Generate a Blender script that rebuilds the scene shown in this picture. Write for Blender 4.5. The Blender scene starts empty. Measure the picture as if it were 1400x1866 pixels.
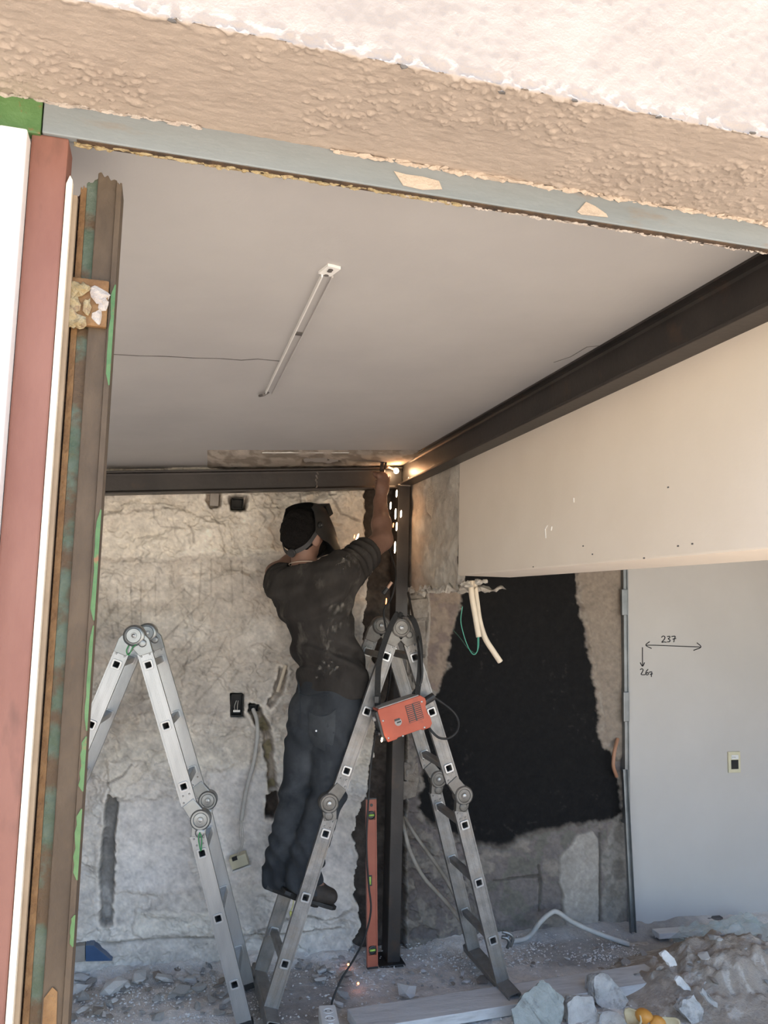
import bpy, bmesh, math, random
import numpy as np
from mathutils import Vector, Matrix

# ------------------------------------------------------------------ camera, sky, sun, exposure
SC = bpy.context.scene
COL = SC.collection
FPX = 1500.0
YAW, PITCH, ROLL = math.radians(14.9), math.atan(172/1500), math.radians(1.43)
EYE = np.array([0.0, 0.0, 1.67])
_F = np.array([math.sin(YAW)*math.cos(PITCH), math.cos(YAW)*math.cos(PITCH), math.sin(PITCH)])
_r0 = np.array([math.cos(YAW), -math.sin(YAW), 0.0])
_u0 = np.cross(_r0, _F)
_R = math.cos(ROLL)*_r0 + math.sin(ROLL)*_u0
_U = math.cos(ROLL)*_u0 - math.sin(ROLL)*_r0
cam_d = bpy.data.cameras.new('camera')
cam = bpy.data.objects.new('camera', cam_d)
COL.objects.link(cam)
cam.matrix_world = Matrix(((_R[0], _U[0], -_F[0], EYE[0]), (_R[1], _U[1], -_F[1], EYE[1]), (_R[2], _U[2], -_F[2], EYE[2]), (0, 0, 0, 1)))
cam_d.sensor_fit = 'VERTICAL'
cam_d.sensor_height = 36.0
cam_d.lens = FPX/1866*36.0
cam_d.clip_start = 0.02
SC.camera = cam

world = bpy.data.worlds.new('sky_world')
SC.world = world
world.use_nodes = True
_nt = world.node_tree
_bg = _nt.nodes['Background']
_sky = _nt.nodes.new('ShaderNodeTexSky')
_sky.sky_type = 'NISHITA'
_sky.sun_disc = False
_sky.sun_elevation = math.radians(76)
_sky.sun_rotation = math.radians(200)
_sky.air_density = 1.0
_sky.dust_density = 0.2
_sky.ozone_density = 2.5
_nt.links.new(_sky.outputs[0], _bg.inputs[0])
_bg.inputs[1].default_value = 0.11

SUN_EL, SUN_AZ = math.radians(77), math.radians(-80)     # azimuth from straight behind the camera, towards the left
sun_d = bpy.data.lights.new('sun', 'SUN')
sun_d.energy = 4.3
sun_d.angle = math.radians(0.55)
sun_d.color = (1.0, 0.93, 0.83)
sun = bpy.data.objects.new('sun', sun_d)
COL.objects.link(sun)
_sd = Vector((math.sin(SUN_AZ)*math.cos(SUN_EL), -math.cos(SUN_AZ)*math.cos(SUN_EL), math.sin(SUN_EL)))
sun.rotation_euler = _sd.to_track_quat('Z', 'Y').to_euler()

SC.view_settings.view_transform = 'Standard'
SC.view_settings.look = 'None'
SC.view_settings.gamma = 1.0
SC.view_settings.use_curve_mapping = False
SC.view_settings.exposure = 2.25
SC.cycles.max_bounces = 8
SC.cycles.diffuse_bounces = 5
SC.cycles.caustics_reflective = False
SC.cycles.caustics_refractive = False
SC.cycles.sample_clamp_indirect = 8.0

# ------------------------------------------------------------------ helpers: photo point -> place in the room
def _ray(x, y):
    return _F + _R*((x-700)/FPX) - _U*((y-933)/FPX)
def pY(x, y, Y):
    d = _ray(x, y); return EYE + d*(Y-EYE[1])/d[1]
def pZ(x, y, z):
    d = _ray(x, y); return EYE + d*(z-EYE[2])/d[2]
def pX(x, y, X):
    d = _ray(x, y); return EYE + d*(X-EYE[0])/d[0]
CEIL_S = 0.077
def ceil_z(X):
    return 2.40 - CEIL_S*(1.17-X) if X < 1.17 else 2.40
def pC(x, y):                                   # on the sloping ceiling
    d = _ray(x, y); k = 2.40 - CEIL_S*1.17
    t = (k - EYE[2] + CEIL_S*EYE[0])/(d[2]-CEIL_S*d[0]); return EYE + d*t
def proj(P):
    v = np.asarray(P) - EYE; z = v@_F
    return 700+FPX*(v@_R)/z, 933-FPX*(v@_U)/z

# ------------------------------------------------------------------ helpers: noise
_rs = np.random.RandomState(7)
_TAB = _rs.rand(256, 256)
def vnoise(x, y, s=0):
    x = np.asarray(x, float)+s*17.13; y = np.asarray(y, float)+s*5.71
    xi = np.floor(x).astype(int); yi = np.floor(y).astype(int)
    fx = x-xi; fy = y-yi
    fx = fx*fx*(3-2*fx); fy = fy*fy*(3-2*fy)
    g = lambda a, b: _TAB[a & 255, b & 255]
    return (g(xi, yi)*(1-fx)+g(xi+1, yi)*fx)*(1-fy)+(g(xi, yi+1)*(1-fx)+g(xi+1, yi+1)*fx)*fy
def fbm(x, y, o=4, s=0):
    r = 0; a = .5; n = 0
    for k in range(o):
        r = r+a*vnoise(x*2**k, y*2**k, s+k*3); n += a; a *= .5
    return r/n
def sstep(a, b, x):
    t = np.clip((x-a)/(b-a), 0, 1); return t*t*(3-2*t)
def sdpoly(px, py, poly):                       # signed distance to a polygon, negative inside
    P = np.array(poly, float); n = len(P)
    d = np.full(px.shape, 1e18); ins = np.zeros(px.shape, bool)
    for i in range(n):
        a = P[i]; b = P[(i+1) % n]; e = b-a
        wx = px-a[0]; wy = py-a[1]
        t = np.clip((wx*e[0]+wy*e[1])/max(e@e, 1e-9), 0, 1)
        d = np.minimum(d, (wx-e[0]*t)**2+(wy-e[1]*t)**2)
        c = ((a[1] <= py) & (b[1] > py)) | ((b[1] <= py) & (a[1] > py))
        with np.errstate(divide='ignore', invalid='ignore'):
            xx = a[0]+(py-a[1])/(b[1]-a[1] if b[1] != a[1] else 1e-9)*(b[0]-a[0])
        ins ^= c & (px < xx)
    d = np.sqrt(d); return np.where(ins, -d, d)
def dline(px, py, pts):                         # distance to a polyline
    d = np.full(px.shape, 1e18)
    for a, b in zip(pts[:-1], pts[1:]):
        a = np.array(a, float); b = np.array(b, float); e = b-a
        t = np.clip(((px-a[0])*e[0]+(py-a[1])*e[1])/max(e@e, 1e-9), 0, 1)
        d = np.minimum(d, (px-a[0]-e[0]*t)**2+(py-a[1]-e[1]*t)**2)
    return np.sqrt(d)

# ------------------------------------------------------------------ helpers: materials
MATS = {}
def lin(c):
    return tuple(((v/255)/12.92 if v/255 <= .04045 else ((v/255+.055)/1.055)**2.4) for v in c)
def mat(name, c1, c2=None, rough=.6, metal=0., scale=8., bump=0., bscale=None, contrast=(.35, .65), spec=.5, c3=None, s3=2., k3=(.55, .62), stretch=None, attr=False, coat=0.):
    m = bpy.data.materials.new(name); m.use_nodes = True
    nt = m.node_tree; N = nt.nodes; L = nt.links
    b = N['Principled BSDF']
    b.inputs['Roughness'].default_value = rough
    b.inputs['Metallic'].default_value = metal
    b.inputs['Specular IOR Level'].default_value = spec
    b.inputs['Coat Weight'].default_value = coat
    tc = N.new('ShaderNodeTexCoord'); co = tc.outputs['Object']
    if stretch:
        mp = N.new('ShaderNodeMapping'); mp.inputs['Scale'].default_value = stretch
        L.new(co, mp.inputs[0]); co = mp.outputs[0]
    def noise(sc, det=5.):
        n = N.new('ShaderNodeTexNoise'); n.inputs['Scale'].default_value = sc; n.inputs['Detail'].default_value = det
        n.inputs['Roughness'].default_value = .6
        L.new(co, n.inputs['Vector']); return n
    def ramp(src, lo, hi):
        r = N.new('ShaderNodeMapRange'); r.inputs[1].default_value = lo; r.inputs[2].default_value = hi
        L.new(src, r.inputs[0]); return r.outputs[0]
    def mixc(fac, a, bb, mode='MIX'):
        x = N.new('ShaderNodeMix'); x.data_type = 'RGBA'; x.blend_type = mode
        L.new(fac, x.inputs[0]) if hasattr(fac, 'links') else setattr(x.inputs[0], 'default_value', fac)
        for s, v in ((x.inputs[6], a), (x.inputs[7], bb)):
            if hasattr(v, 'links'): L.new(v, s)
            else: s.default_value = (*v, 1)
        return x.outputs[2]
    c2 = c2 or c1
    n1 = noise(scale)
    f = ramp(n1.outputs[0], *contrast)
    if attr:
        at = N.new('ShaderNodeAttribute'); at.attribute_name = 'tint'
        c = mixc(f, c1, c2); c = mixc(1.0, at.outputs['Color'], c, 'MULTIPLY')
    else:
        c = mixc(f, c1, c2)
    if c3:
        c = mixc(ramp(noise(s3).outputs[0], *k3), c, c3)
    L.new(c, b.inputs['Base Color'])
    if bump:
        bp = N.new('ShaderNodeBump'); bp.inputs['Strength'].default_value = bump; bp.inputs['Distance'].default_value = .01
        L.new(noise(bscale or scale*3, 6.).outputs[0], bp.inputs['Height'])
        L.new(bp.outputs[0], b.inputs['Normal'])
    MATS[name] = m
    return m
def emis(name, col, st):
    m = bpy.data.materials.new(name); m.use_nodes = True
    b = m.node_tree.nodes['Principled BSDF']
    b.inputs['Base Color'].default_value = (*col, 1)
    b.inputs['Emission Color'].default_value = (*col, 1)
    b.inputs['Emission Strength'].default_value = st
    MATS[name] = m; return m

# ------------------------------------------------------------------ helpers: shapes are (verts, faces)
def V3(p): return np.array(p, float)
def nrm(v): v = V3(v); return v/np.linalg.norm(v)
def join(*S):
    vs = []; fs = []; o = 0
    for v, f in S:
        v = np.asarray(v, float).reshape(-1, 3)
        vs.append(v); fs += [tuple(i+o for i in q) for q in f]; o += len(v)
    return np.concatenate(vs), fs
_BF = [(0, 3, 2, 1), (4, 5, 6, 7), (0, 1, 5, 4), (1, 2, 6, 5), (2, 3, 7, 6), (3, 0, 4, 7)]
def obox(c, hs, ax=None):
    c = V3(c); A = np.eye(3) if ax is None else np.array([nrm(a) for a in ax])
    q = [(-1, -1, -1), (1, -1, -1), (1, 1, -1), (-1, 1, -1), (-1, -1, 1), (1, -1, 1), (1, 1, 1), (-1, 1, 1)]
    return np.array([c+sum(A[k]*hs[k]*s[k] for k in range(3)) for s in q]), list(_BF)
def bx(x0, x1, y0, y1, z0, z1):
    return obox(((x0+x1)/2, (y0+y1)/2, (z0+z1)/2), (abs(x1-x0)/2, abs(y1-y0)/2, abs(z1-z0)/2))
def frame_of(d, ref=(0, 0, 1)):
    d = nrm(d); r = V3(ref)
    if abs(d@r) > .97: r = V3((1, 0, 0)) if abs(d[0]) < .9 else V3((0, 1, 0))
    a = nrm(np.cross(r, d)); return a, np.cross(d, a), d
def tube(pts, r, n=8, cap=True):
    P = np.array(pts, float); m = len(P)
    R = np.full(m, r, float) if np.isscalar(r) else np.array(r, float)
    vs = []; fs = []
    T = np.gradient(P, axis=0)
    a, b, _ = frame_of(T[0])
    for i in range(m):
        t = nrm(T[i]); a = nrm(a-t*(a@t)); b = np.cross(t, a)
        for k in range(n):
            w = 2*math.pi*k/n; vs.append(P[i]+R[i]*(a*math.cos(w)+b*math.sin(w)))
    for i in range(m-1):
        for k in range(n):
            fs.append((i*n+k, i*n+(k+1) % n, (i+1)*n+(k+1) % n, (i+1)*n+k))
    if cap:
        fs.append(tuple(range(n))[::-1]); fs.append(tuple((m-1)*n+k for k in range(n)))
    return np.array(vs), fs
def cyl(p0, p1, r, n=16):
    return tube([p0, p1], r, n)
def lathe(o, axis, prof, n=24, ref=(0, 0, 1)):      # prof: (radius, height along axis)
    a, b, d = frame_of(axis, ref); o = V3(o); vs = []; fs = []
    for (r, h) in prof:
        for k in range(n):
            w = 2*math.pi*k/n; vs.append(o+d*h+r*(a*math.cos(w)+b*math.sin(w)))
    for i in range(len(prof)-1):
        for k in range(n):
            fs.append((i*n+k, i*n+(k+1) % n, (i+1)*n+(k+1) % n, (i+1)*n+k))
    fs.append(tuple(range(n))[::-1]); fs.append(tuple((len(prof)-1)*n+k for k in range(n)))
    return np.array(vs), fs
def prism(poly, o, u, v, w, t):                     # polygon in the (u, v) plane at o, thickness t along w
    o = V3(o); u = V3(u); v = V3(v); w = V3(w); n = len(poly)
    vs = [o+u*a+v*b for a, b in poly]+[o+u*a+v*b+w*t for a, b in poly]
    fs = [tuple(range(n))[::-1], tuple(range(n, 2*n))]+[(i, (i+1) % n, n+(i+1) % n, n+i) for i in range(n)]
    return np.array(vs), fs
def spline(pts, n=8):
    P = np.array(pts, float); Q = np.vstack([2*P[0]-P[1], P, 2*P[-1]-P[-2]]); out = []
    for i in range(1, len(Q)-2):
        for k in range(n):
            t = k/n; a, b, c, d = Q[i-1:i+3]
            out.append(.5*((2*b)+(c-a)*t+(2*a-5*b+4*c-d)*t*t+(3*b-a-3*c+d)*t**3))
    out.append(P[-1]); return np.array(out)
def rock(seed, n=1, flat=.7, jag=.3):
    r = random.Random(seed); bm = bmesh.new(); bmesh.ops.create_icosphere(bm, subdivisions=n, radius=1)
    for v in bm.verts:
        v.co *= 1+jag*(r.random()-.5)*2
        v.co.z *= flat
    for k in range(3):                              # broken planes
        d = Vector((r.uniform(-1, 1), r.uniform(-1, 1), r.uniform(-1, 1))).normalized(); c = r.uniform(.45, .75)
        for v in bm.verts:
            e = v.co.dot(d)-c*(flat if abs(d.z) > .6 else 1)
            if e > 0: v.co -= d*e
    vs = np.array([v.co[:] for v in bm.verts]); fs = [tuple(v.index for v in f.verts) for f in bm.faces]
    bm.free(); return vs, fs

WLOC = {}
def link(o, parent=None):
    COL.objects.link(o)
    if parent is not None:
        o.parent = parent
        o.location = Vector(o.location)-WLOC[parent.name]
        WLOC[o.name] = WLOC[parent.name]+Vector(o.location)
    else:
        WLOC[o.name] = Vector(o.location)
    return o
def mesh_of(name, vf, m, smooth=False, bevel=0., fix=True):
    v, f = vf
    me = bpy.data.meshes.new(name)
    me.from_pydata([tuple(map(float, p)) for p in np.asarray(v).reshape(-1, 3)], [], [tuple(int(i) for i in q) for q in f])
    if fix or bevel:
        bm = bmesh.new(); bm.from_mesh(me)
        if bevel:
            ed = [e for e in bm.edges if len(e.link_faces) == 2 and e.calc_face_angle(0) > .6]
            bmesh.ops.bevel(bm, geom=ed, offset=bevel, segments=2, affect='EDGES', profile=.6, clamp_overlap=True)
        bmesh.ops.recalc_face_normals(bm, faces=bm.faces[:])
        bm.to_mesh(me); bm.free()
    if smooth:
        me.polygons.foreach_set('use_smooth', [True]*len(me.polygons))
        if smooth == 'auto': me.set_sharp_from_angle(angle=math.radians(38))
    me.materials.append(MATS[m] if isinstance(m, str) else m)
    return me
def mk(name, vf, m, parent=None, smooth=False, bevel=0., fix=True):
    return link(bpy.data.objects.new(name, mesh_of(name, vf, m, smooth, bevel, fix)), parent)
def thing(name, label, cat, loc=(0, 0, 0), group=None):
    o = bpy.data.objects.new(name, None); o.location = tuple(map(float, loc)); o.empty_display_size = .05
    link(o); o['label'] = label; o['category'] = cat
    if group: o['group'] = group
    return o
def tag(o, label, cat, group=None, kind=None):
    o['label'] = label; o['category'] = cat
    if group: o['group'] = group
    if kind: o['kind'] = kind
    return o
def struct(name, vf, m, label=None, cat=None, **k):
    o = mk(name, vf, m, **k); o['kind'] = 'structure'
    if label: o['label'] = label; o['category'] = cat
    return o
def grid_mesh(name, P, m, tint=None, parent=None):   # P: (nu, nv, 3) array of points -> smooth grid mesh
    nu, nv = P.shape[:2]
    me = bpy.data.meshes.new(name)
    i = np.arange(nu*nv).reshape(nu, nv)
    q = np.stack([i[:-1, :-1], i[1:, :-1], i[1:, 1:], i[:-1, 1:]], -1).reshape(-1, 4)
    me.vertices.add(nu*nv); me.vertices.foreach_set('co', P.reshape(-1).astype(np.float32))
    me.loops.add(len(q)*4); me.loops.foreach_set('vertex_index', q.reshape(-1).astype(np.int32))
    me.polygons.add(len(q)); me.polygons.foreach_set('loop_start', np.arange(0, len(q)*4, 4, dtype=np.int32))
    me.polygons.foreach_set('use_smooth', np.ones(len(q), bool))
    me.update(calc_edges=True)
    if tint is not None:
        a = me.color_attributes.new('tint', 'FLOAT_COLOR', 'POINT')
        c = np.ones((nu*nv, 4), np.float32); c[:, :3] = tint.reshape(-1, 3)
        a.data.foreach_set('color', c.reshape(-1))
    me.materials.append(MATS[m]); me.validate()
    return link(bpy.data.objects.new(name, me), parent)

# ------------------------------------------------------------------ materials of the room
mat('plaster_wall', (.92, .92, .92), (1.08, 1.07, 1.05), rough=.9, scale=22, bump=.5, bscale=60, attr=True, spec=.2)
mat('facade_plaster', (.365, .303, .252), (.405, .338, .282), rough=.9, scale=14, bump=.25, bscale=260, spec=.2)
mat('ceiling_paint', (.43, .41, .395), (.47, .45, .43), rough=.85, scale=2.5, bump=.06, bscale=90, spec=.25)
mat('bulkhead_paint', (.78, .68, .565), (.82, .72, .605), rough=.8, scale=3, bump=.05, bscale=80, spec=.25)
mat('panel_paint', (.50, .475, .445), (.53, .505, .475), rough=.75, scale=2.5, bump=.03, bscale=70, spec=.3)
mat('dust_floor', (.9, .9, .9), (1.1, 1.08, 1.05), rough=.95, scale=30, bump=.8, bscale=90, attr=True, spec=.15)
mat('outside_ground', (.50, .445, .38), (.58, .515, .44), rough=.95, scale=3, spec=.2)
mat('grey_steel_paint', (.19, .21, .215), (.25, .27, .275), rough=.5, scale=6, bump=.12, bscale=50, c3=(.22, .17, .13), s3=14, k3=(.60, .72), stretch=(.3, 1, 1))
mat('green_paint', (.055, .13, .035), (.09, .18, .06), rough=.5, scale=25, c3=(.22, .10, .04), s3=30, k3=(.60, .66), bump=.3, bscale=60)
mat('bare_plaster', (.52, .47, .40), (.66, .60, .51), rough=.9, scale=40, bump=1., bscale=120, spec=.2)
mat('raw_concrete', (.24, .20, .165), (.36, .31, .26), rough=.95, scale=25, bump=1., bscale=70, spec=.2)
mat('mill_steel', (.030, .026, .024), (.058, .049, .044), rough=.42, metal=.3, scale=5, bump=.08, bscale=60, contrast=(.3, .75), c3=(.07, .045, .032), s3=7, k3=(.6, .75))
mat('weld_bead', (.20, .18, .165), (.30, .27, .25), rough=.4, metal=.7, scale=60, bump=.6, bscale=200)
mat('crack_dark', (.10, .09, .085), (.16, .15, .14), rough=.95, scale=20, spec=.1)
mat('white_aluminium', (.80, .78, .74), (.83, .81, .77), rough=.35, scale=4)
mat('red_oxide', (.20, .078, .052), (.25, .11, .076), rough=.65, scale=9, bump=.15, bscale=60, c3=(.14, .062, .042), s3=13, k3=(.58, .72), stretch=(1, 1, .35))
mat('beige_trim', (.28, .20, .125), (.34, .25, .16), rough=.7, scale=20)
mat('cream_trim', (.72, .62, .47), (.80, .70, .55), rough=.6, scale=20, bump=.2)
mat('rust_brown', (.062, .040, .022), (.105, .070, .040), rough=.75, scale=16, bump=.35, bscale=70, c3=(.16, .085, .032), s3=11, k3=(.58, .76), stretch=(1, 1, .5))
mat('rust_orange', (.16, .078, .028), (.25, .135, .052), rough=.8, scale=30, bump=.5, bscale=90)
mat('rust_dark', (.035, .025, .018), (.11, .065, .035), rough=.8, scale=30, bump=.6, bscale=80)
mat('aged_green', (.075, .105, .06), (.125, .15, .105), rough=.6, scale=35, bump=.5, bscale=90, c3=(.11, .065, .03), s3=14, k3=(.46, .56))
mat('old_mortar', (.34, .25, .12), (.46, .37, .22), rough=.95, scale=45, bump=1., bscale=110, c3=(.30, .20, .12), s3=36, k3=(.58, .66))
mat('pale_mortar', (.44, .37, .32), (.54, .48, .42), rough=.95, scale=50, bump=.8, bscale=120)

YW = 4.10                                        # face of the back wall
def wall_tint_relief():
    xs = np.linspace(-.46, 3.05, 740); zs = np.linspace(0, 2.40, 506)
    X, Z = np.meshgrid(xs, zs, indexing='ij')
    d = np.stack([X, np.full_like(X, YW), Z], -1)-EYE
    w = d@_F; px = 700+FPX*(d@_R)/w; py = 933-FPX*(d@_U)/w
    n1 = fbm(px/60, py/60, 5, 1); n2 = fbm(px/18, py/18, 4, 2); n3 = fbm(px/140, py/140, 3, 3); n4 = fbm(px/7, py/7, 3, 4)
    wob = (n2-.5)*26+(n4-.5)*10
    h = (n1-.5)*.018+(n2-.5)*.010+(n4-.5)*.005
    n5 = fbm(px/75, py/48, 6, 8); n6 = fbm(px/34, py/26, 5, 9)
    for lv, am in ((.40, .009), (.47, .010), (.53, .010), (.60, .009)): h += am*sstep(lv-.006, lv+.006, n5)
    for lv, am in ((.44, .003), (.56, .0035)): h += am*sstep(lv-.008, lv+.008, n6)
    C = np.zeros(X.shape+(3,))
    def put(m, c):
        C[:] = C*(1-m[..., None])+np.array(c)*m[..., None]
    one = np.ones_like(px)
    put(one, (.50, .455, .395))
    put(.5*sstep(.47, .475, n5), (.55, .51, .445)); put(.55*(1-sstep(.43, .44, n5)), (.41, .37, .32)); put(.5*sstep(.58, .59, n6), (.60, .56, .50))
    # left half: painted and patched plaster over concrete blocks
    put(sstep(.45, .62, n3), (.56, .52, .455))
    mid = sstep(1008, 1022, py+wob*.5)*(1-sstep(1290, 1400, py+wob*3))
    put(mid, (.40, .36, .315)); h -= .006*mid
    row = np.floor((py-1015)/92); off = (row % 2)*80
    bxp = ((px+off) % 160)/160; byp = ((py-1015) % 92)/92
    blk = sstep(.03, .12, bxp)*(1-sstep(.88, .97, bxp))*sstep(.05, .16, byp)*(1-sstep(.84, .95, byp))
    put(mid*blk*sstep(.42, .60, n1)*.8, (.50, .46, .41))
    h += mid*blk*.004
    low = sstep(1380, 1440, py+wob*2)
    put(low*.8, (.50, .47, .44)); put(low*sstep(.5, .62, n1)*.7, (.40, .375, .35))
    put(low*sstep(1600, 1640, py+wob)*.6, (.42, .39, .36))
    # smooth pale panels low on the wall
    for poly, cc in (([(215, 1455), (345, 1450), (352, 1620), (205, 1625)], (.54, .51, .485)), ([(375, 1400), (490, 1400), (480, 1600), (380, 1610)], (.55, .52, .49)), ([(520, 1500), (650, 1500), (645, 1660), (500, 1650)], (.55, .51, .475))):
        mk_ = 1-sstep(-10, 8, sdpoly(px, py, poly)+wob*.6); put(mk_*.75, cc); h = h*(1-mk_*.75)+mk_*.004
    # plaster ledge above the floor
    led = sstep(1672, 1690, py+wob*.4)*(1-sstep(1712, 1718, py+px*.055-8+wob*.2)); put(led*(px < 640), (.50, .465, .425)); h += .012*led*(px < 640)
    # raised thick patches and their broken edges
    for poly in ([(175, 940), (330, 930), (400, 955), (410, 1010), (300, 1022), (170, 1018)], [(540, 900), (660, 895), (664, 990), (620, 1000), (560, 940)],
                 [(440, 900), (490, 905), (500, 1005), (445, 1010), (420, 960)], [(200, 1385), (255, 1380), (262, 1410), (235, 1430), (228, 1450), (202, 1452), (195, 1420)],
                 [(495, 1330), (525, 1290), (540, 1400), (510, 1440)], [(250, 1655), (400, 1650), (400, 1700), (240, 1704)]):
        s = sdpoly(px, py, poly)+wob*.7
        mm = 1-sstep(-3, 2, s); h += mm*.010; put(mm*.55, (.585, .54, .475))
        put((1-sstep(0, 3, np.abs(s-1)))*.35, (.25, .22, .19))
    # scratches and cracks
    c6 = lambda p: [(130+a/3.5, 880+b/3.5) for a, b in p]
    for ln in ([(295, 680), (302, 950)], [(380, 640), (386, 910)], [(445, 620), (443, 980)], [(535, 600), (540, 880)], [(830, 490), (812, 780)], [(893, 490), (890, 720)], [(1020, 500), (1022, 790)], [(1088, 500), (1092, 700)],
               [(225, 700), (272, 985)], [(720, 680), (530, 850)], [(885, 710), (590, 1000)], [(535, 650), (300, 900)], [(350, 690), (150, 980)], [(870, 850), (620, 1180)], [(990, 980), (860, 1220)], [(1075, 1090), (800, 1400)],
               [(1070, 1190), (930, 1380)], [(950, 1370), (870, 1590)], [(455, 1090), (400, 1330)], [(760, 1100), (640, 1280)], [(820, 1290), (790, 1360)],
               [(520, 150), (530, 230), (570, 280), (690, 290)], [(750, 270), (775, 320), (778, 380)], [(1150, 90), (1190, 180), (1240, 230), (1200, 300)]):
        q = c6(ln); dd = dline(px, py, q)+(n2-.5)*4; mm = (1-sstep(.3, 2.0, dd)); h -= mm*.004; put(mm*.6, (.26, .23, .20))
    for ln in ([(130, 1722), (250, 1712), (400, 1704), (620, 1690)], [(560, 1035), (545, 900)], [(600, 905), (620, 935), (655, 950)], [(195, 1425), (225, 1410), (240, 1390)], [(640, 1655), (600, 1672), (540, 1664), (470, 1690)]):
        dd = dline(px, py, ln)+(n2-.5)*4; mm = 1-sstep(1, 3, dd); h -= mm*.006; put(mm*.7, (.21, .185, .16))
    # chases cut into the plaster
    def chase(poly, depth, col, edge=.9, jag=1.):
        nonlocal h
        s = sdpoly(px, py, poly)+wob*jag
        mm = 1-sstep(-3, 1.5, s); h = h*(1-mm)+mm*(-depth+(n2-.5)*.03+(n4-.5)*.012)
        rim = (1-sstep(0, 5, np.abs(s-4)))*edge; put(rim*.6, (.62, .57, .51)); h += rim*.006
        put(mm, col); put(mm*sstep(.5, .65, n2)*.6, tuple(k*1.5 for k in col)); return mm
    chase([(196, 1445), (215, 1448), (208, 1560), (205, 1680), (184, 1682), (182, 1600), (186, 1540)], .035, (.20, .19, .18), jag=.35)
    chase([(455, 1280), (475, 1288), (492, 1330), (503, 1390), (505, 1445), (488, 1445), (486, 1390), (476, 1330), (450, 1296)], .03, (.22, .185, .15), jag=.4)
    chase([(484, 1447), (508, 1445), (512, 1470), (502, 1492), (484, 1490)], .05, (.07, .055, .045), jag=.2)
    chase([(510, 1215), (523, 1222), (515, 1262), (492, 1290), (484, 1284), (500, 1258)], .02, (.32, .28, .24), jag=.3)
    chase([(376, 900), (402, 900), (402, 922), (384, 926), (374, 914)], .02, (.40, .34, .28), jag=.2)
    chase([(418, 905), (450, 905), (448, 932), (420, 930)], .02, (.40, .35, .30), jag=.2)
    for q in ([(420, 1263), (444, 1263), (444, 1306), (420, 1306)], [(422, 908), (445, 908), (445, 928), (422, 928)], [(453, 1283), (472, 1283), (472, 1297), (453, 1297)]):
        mq = 1-sstep(-1.5, .5, sdpoly(px, py, q)); h = h*(1-mq)-mq*.06; put(mq, (.03, .027, .024))
    # the dark strip beside the column
    dk = [(660, 880), (662, 905), (668, 932), (662, 950), (668, 985), (680, 1010), (676, 1045), (668, 1080), (660, 1120), (662, 1170), (690, 1230), (684, 1320), (668, 1440), (650, 1484), (643, 1530), (650, 1558), (643, 1612), (656, 1683), (632, 1728), (632, 1800), (742, 1800), (742, 1075), (742, 880)]
    mm = chase(dk, .045, (.070, .058, .050), jag=.45); put(mm*sstep(.52, .7, n1)*.5, (.17, .145, .12))
    # right of the column: raw blocks, brown pier, black coat, brown plaster
    rt = sstep(-3, 3, px-742)*np.maximum(sstep(1055, 1075, py+wob*.3), sstep(843, 849, px))
    put(rt, (.20, .17, .145)); put(rt*sstep(.48, .6, n2), (.28, .245, .21)); h = h*(1-rt)+rt*(-.008+(n2-.5)*.035+(n4-.5)*.014+(sstep(.46, .50, n6)-.5)*.014)
    pier = [(782, 1070), (845, 1065), (838, 1110), (822, 1165), (812, 1235), (798, 1262), (776, 1256), (778, 1180)]
    mm = 1-sstep(-3, 3, sdpoly(px, py, pier)+wob*.5); put(mm, (.30, .235, .185)); put(mm*sstep(.5, .65, n2)*.7, (.20, .15, .12)); h = h*(1-mm)+mm*(-.005+(n2-.5)*.012)
    mm = 1-sstep(1, 4, dline(px, py, [(780, 1075), (783, 1130), (776, 1200), (779, 1260)])+(n2-.5)*6); put(mm*.7, (.45, .40, .35)); h += mm*.008
    lowb = rt*sstep(1490, 1530, py+wob*2)*sstep(850, 880, px); put(lowb, (.19, .165, .14)); put(lowb*sstep(.45, .6, n1)*.8, (.28, .245, .21)); put(lowb*sstep(.5, .56, n6)*.6, (.15, .125, .105)); h = h*(1-lowb)+lowb*((n1-.5)*.03+(n4-.5)*.01)
    strip = sstep(1050, 1060, px-(py-1040)*.12+wob*.5)*(1-sstep(1370, 1390, py+wob*.5)); put(strip*rt, (.29, .24, .195)); h = h*(1-strip*rt)+strip*rt*((n2-.5)*.006)
    blackp = [(846, 1030), (846, 1078), (824, 1159), (815, 1223), (795, 1262), (770, 1300), (768, 1480), (800, 1520), (867, 1556), (919, 1560), (950, 1545), (997, 1518), (1045, 1508), (1127, 1495), (1136, 1483), (1129, 1419), (1115, 1372), (1098, 1353), (1090, 1280), (1078, 1222), (1066, 1165), (1054, 1078), (1046, 1030)]
    s = sdpoly(px, py, blackp)+wob*.6+(n1-.5)*14
    fade = 4+26*sstep(1470, 1560, py)
    mm = 1-sstep(-fade, 2, s); put(mm, (.010, .0095, .0095)); h = h*(1-mm)+mm*(-.004+(n2-.5)*.010+(n4-.5)*.002)
    put(mm*sstep(.70, .80, n4)*sstep(.50, .70, n1)*.25, (.06, .05, .045))
    rim = (1-sstep(0, 6, np.abs(s-7)))*sstep(1050, 1075, px)*(1-sstep(1480, 1500, py)); put(rim*.55*sstep(.4, .6, n2), (.38, .34, .29)); h += rim*.006
    slab = [(1022, 1560), (1048, 1522), (1080, 1512), (1090, 1530), (1090, 1690), (1030, 1690), (1020, 1600)]
    s2 = sdpoly(px, py, slab)+wob*.35; mm = 1-sstep(-2, 2, s2); put(mm, (.36, .325, .285)); put(mm*sstep(.5, .62, n2)*.5, (.44, .40, .36)); h = h*(1-mm)+mm*(.014+(n2-.5)*.008)
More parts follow.
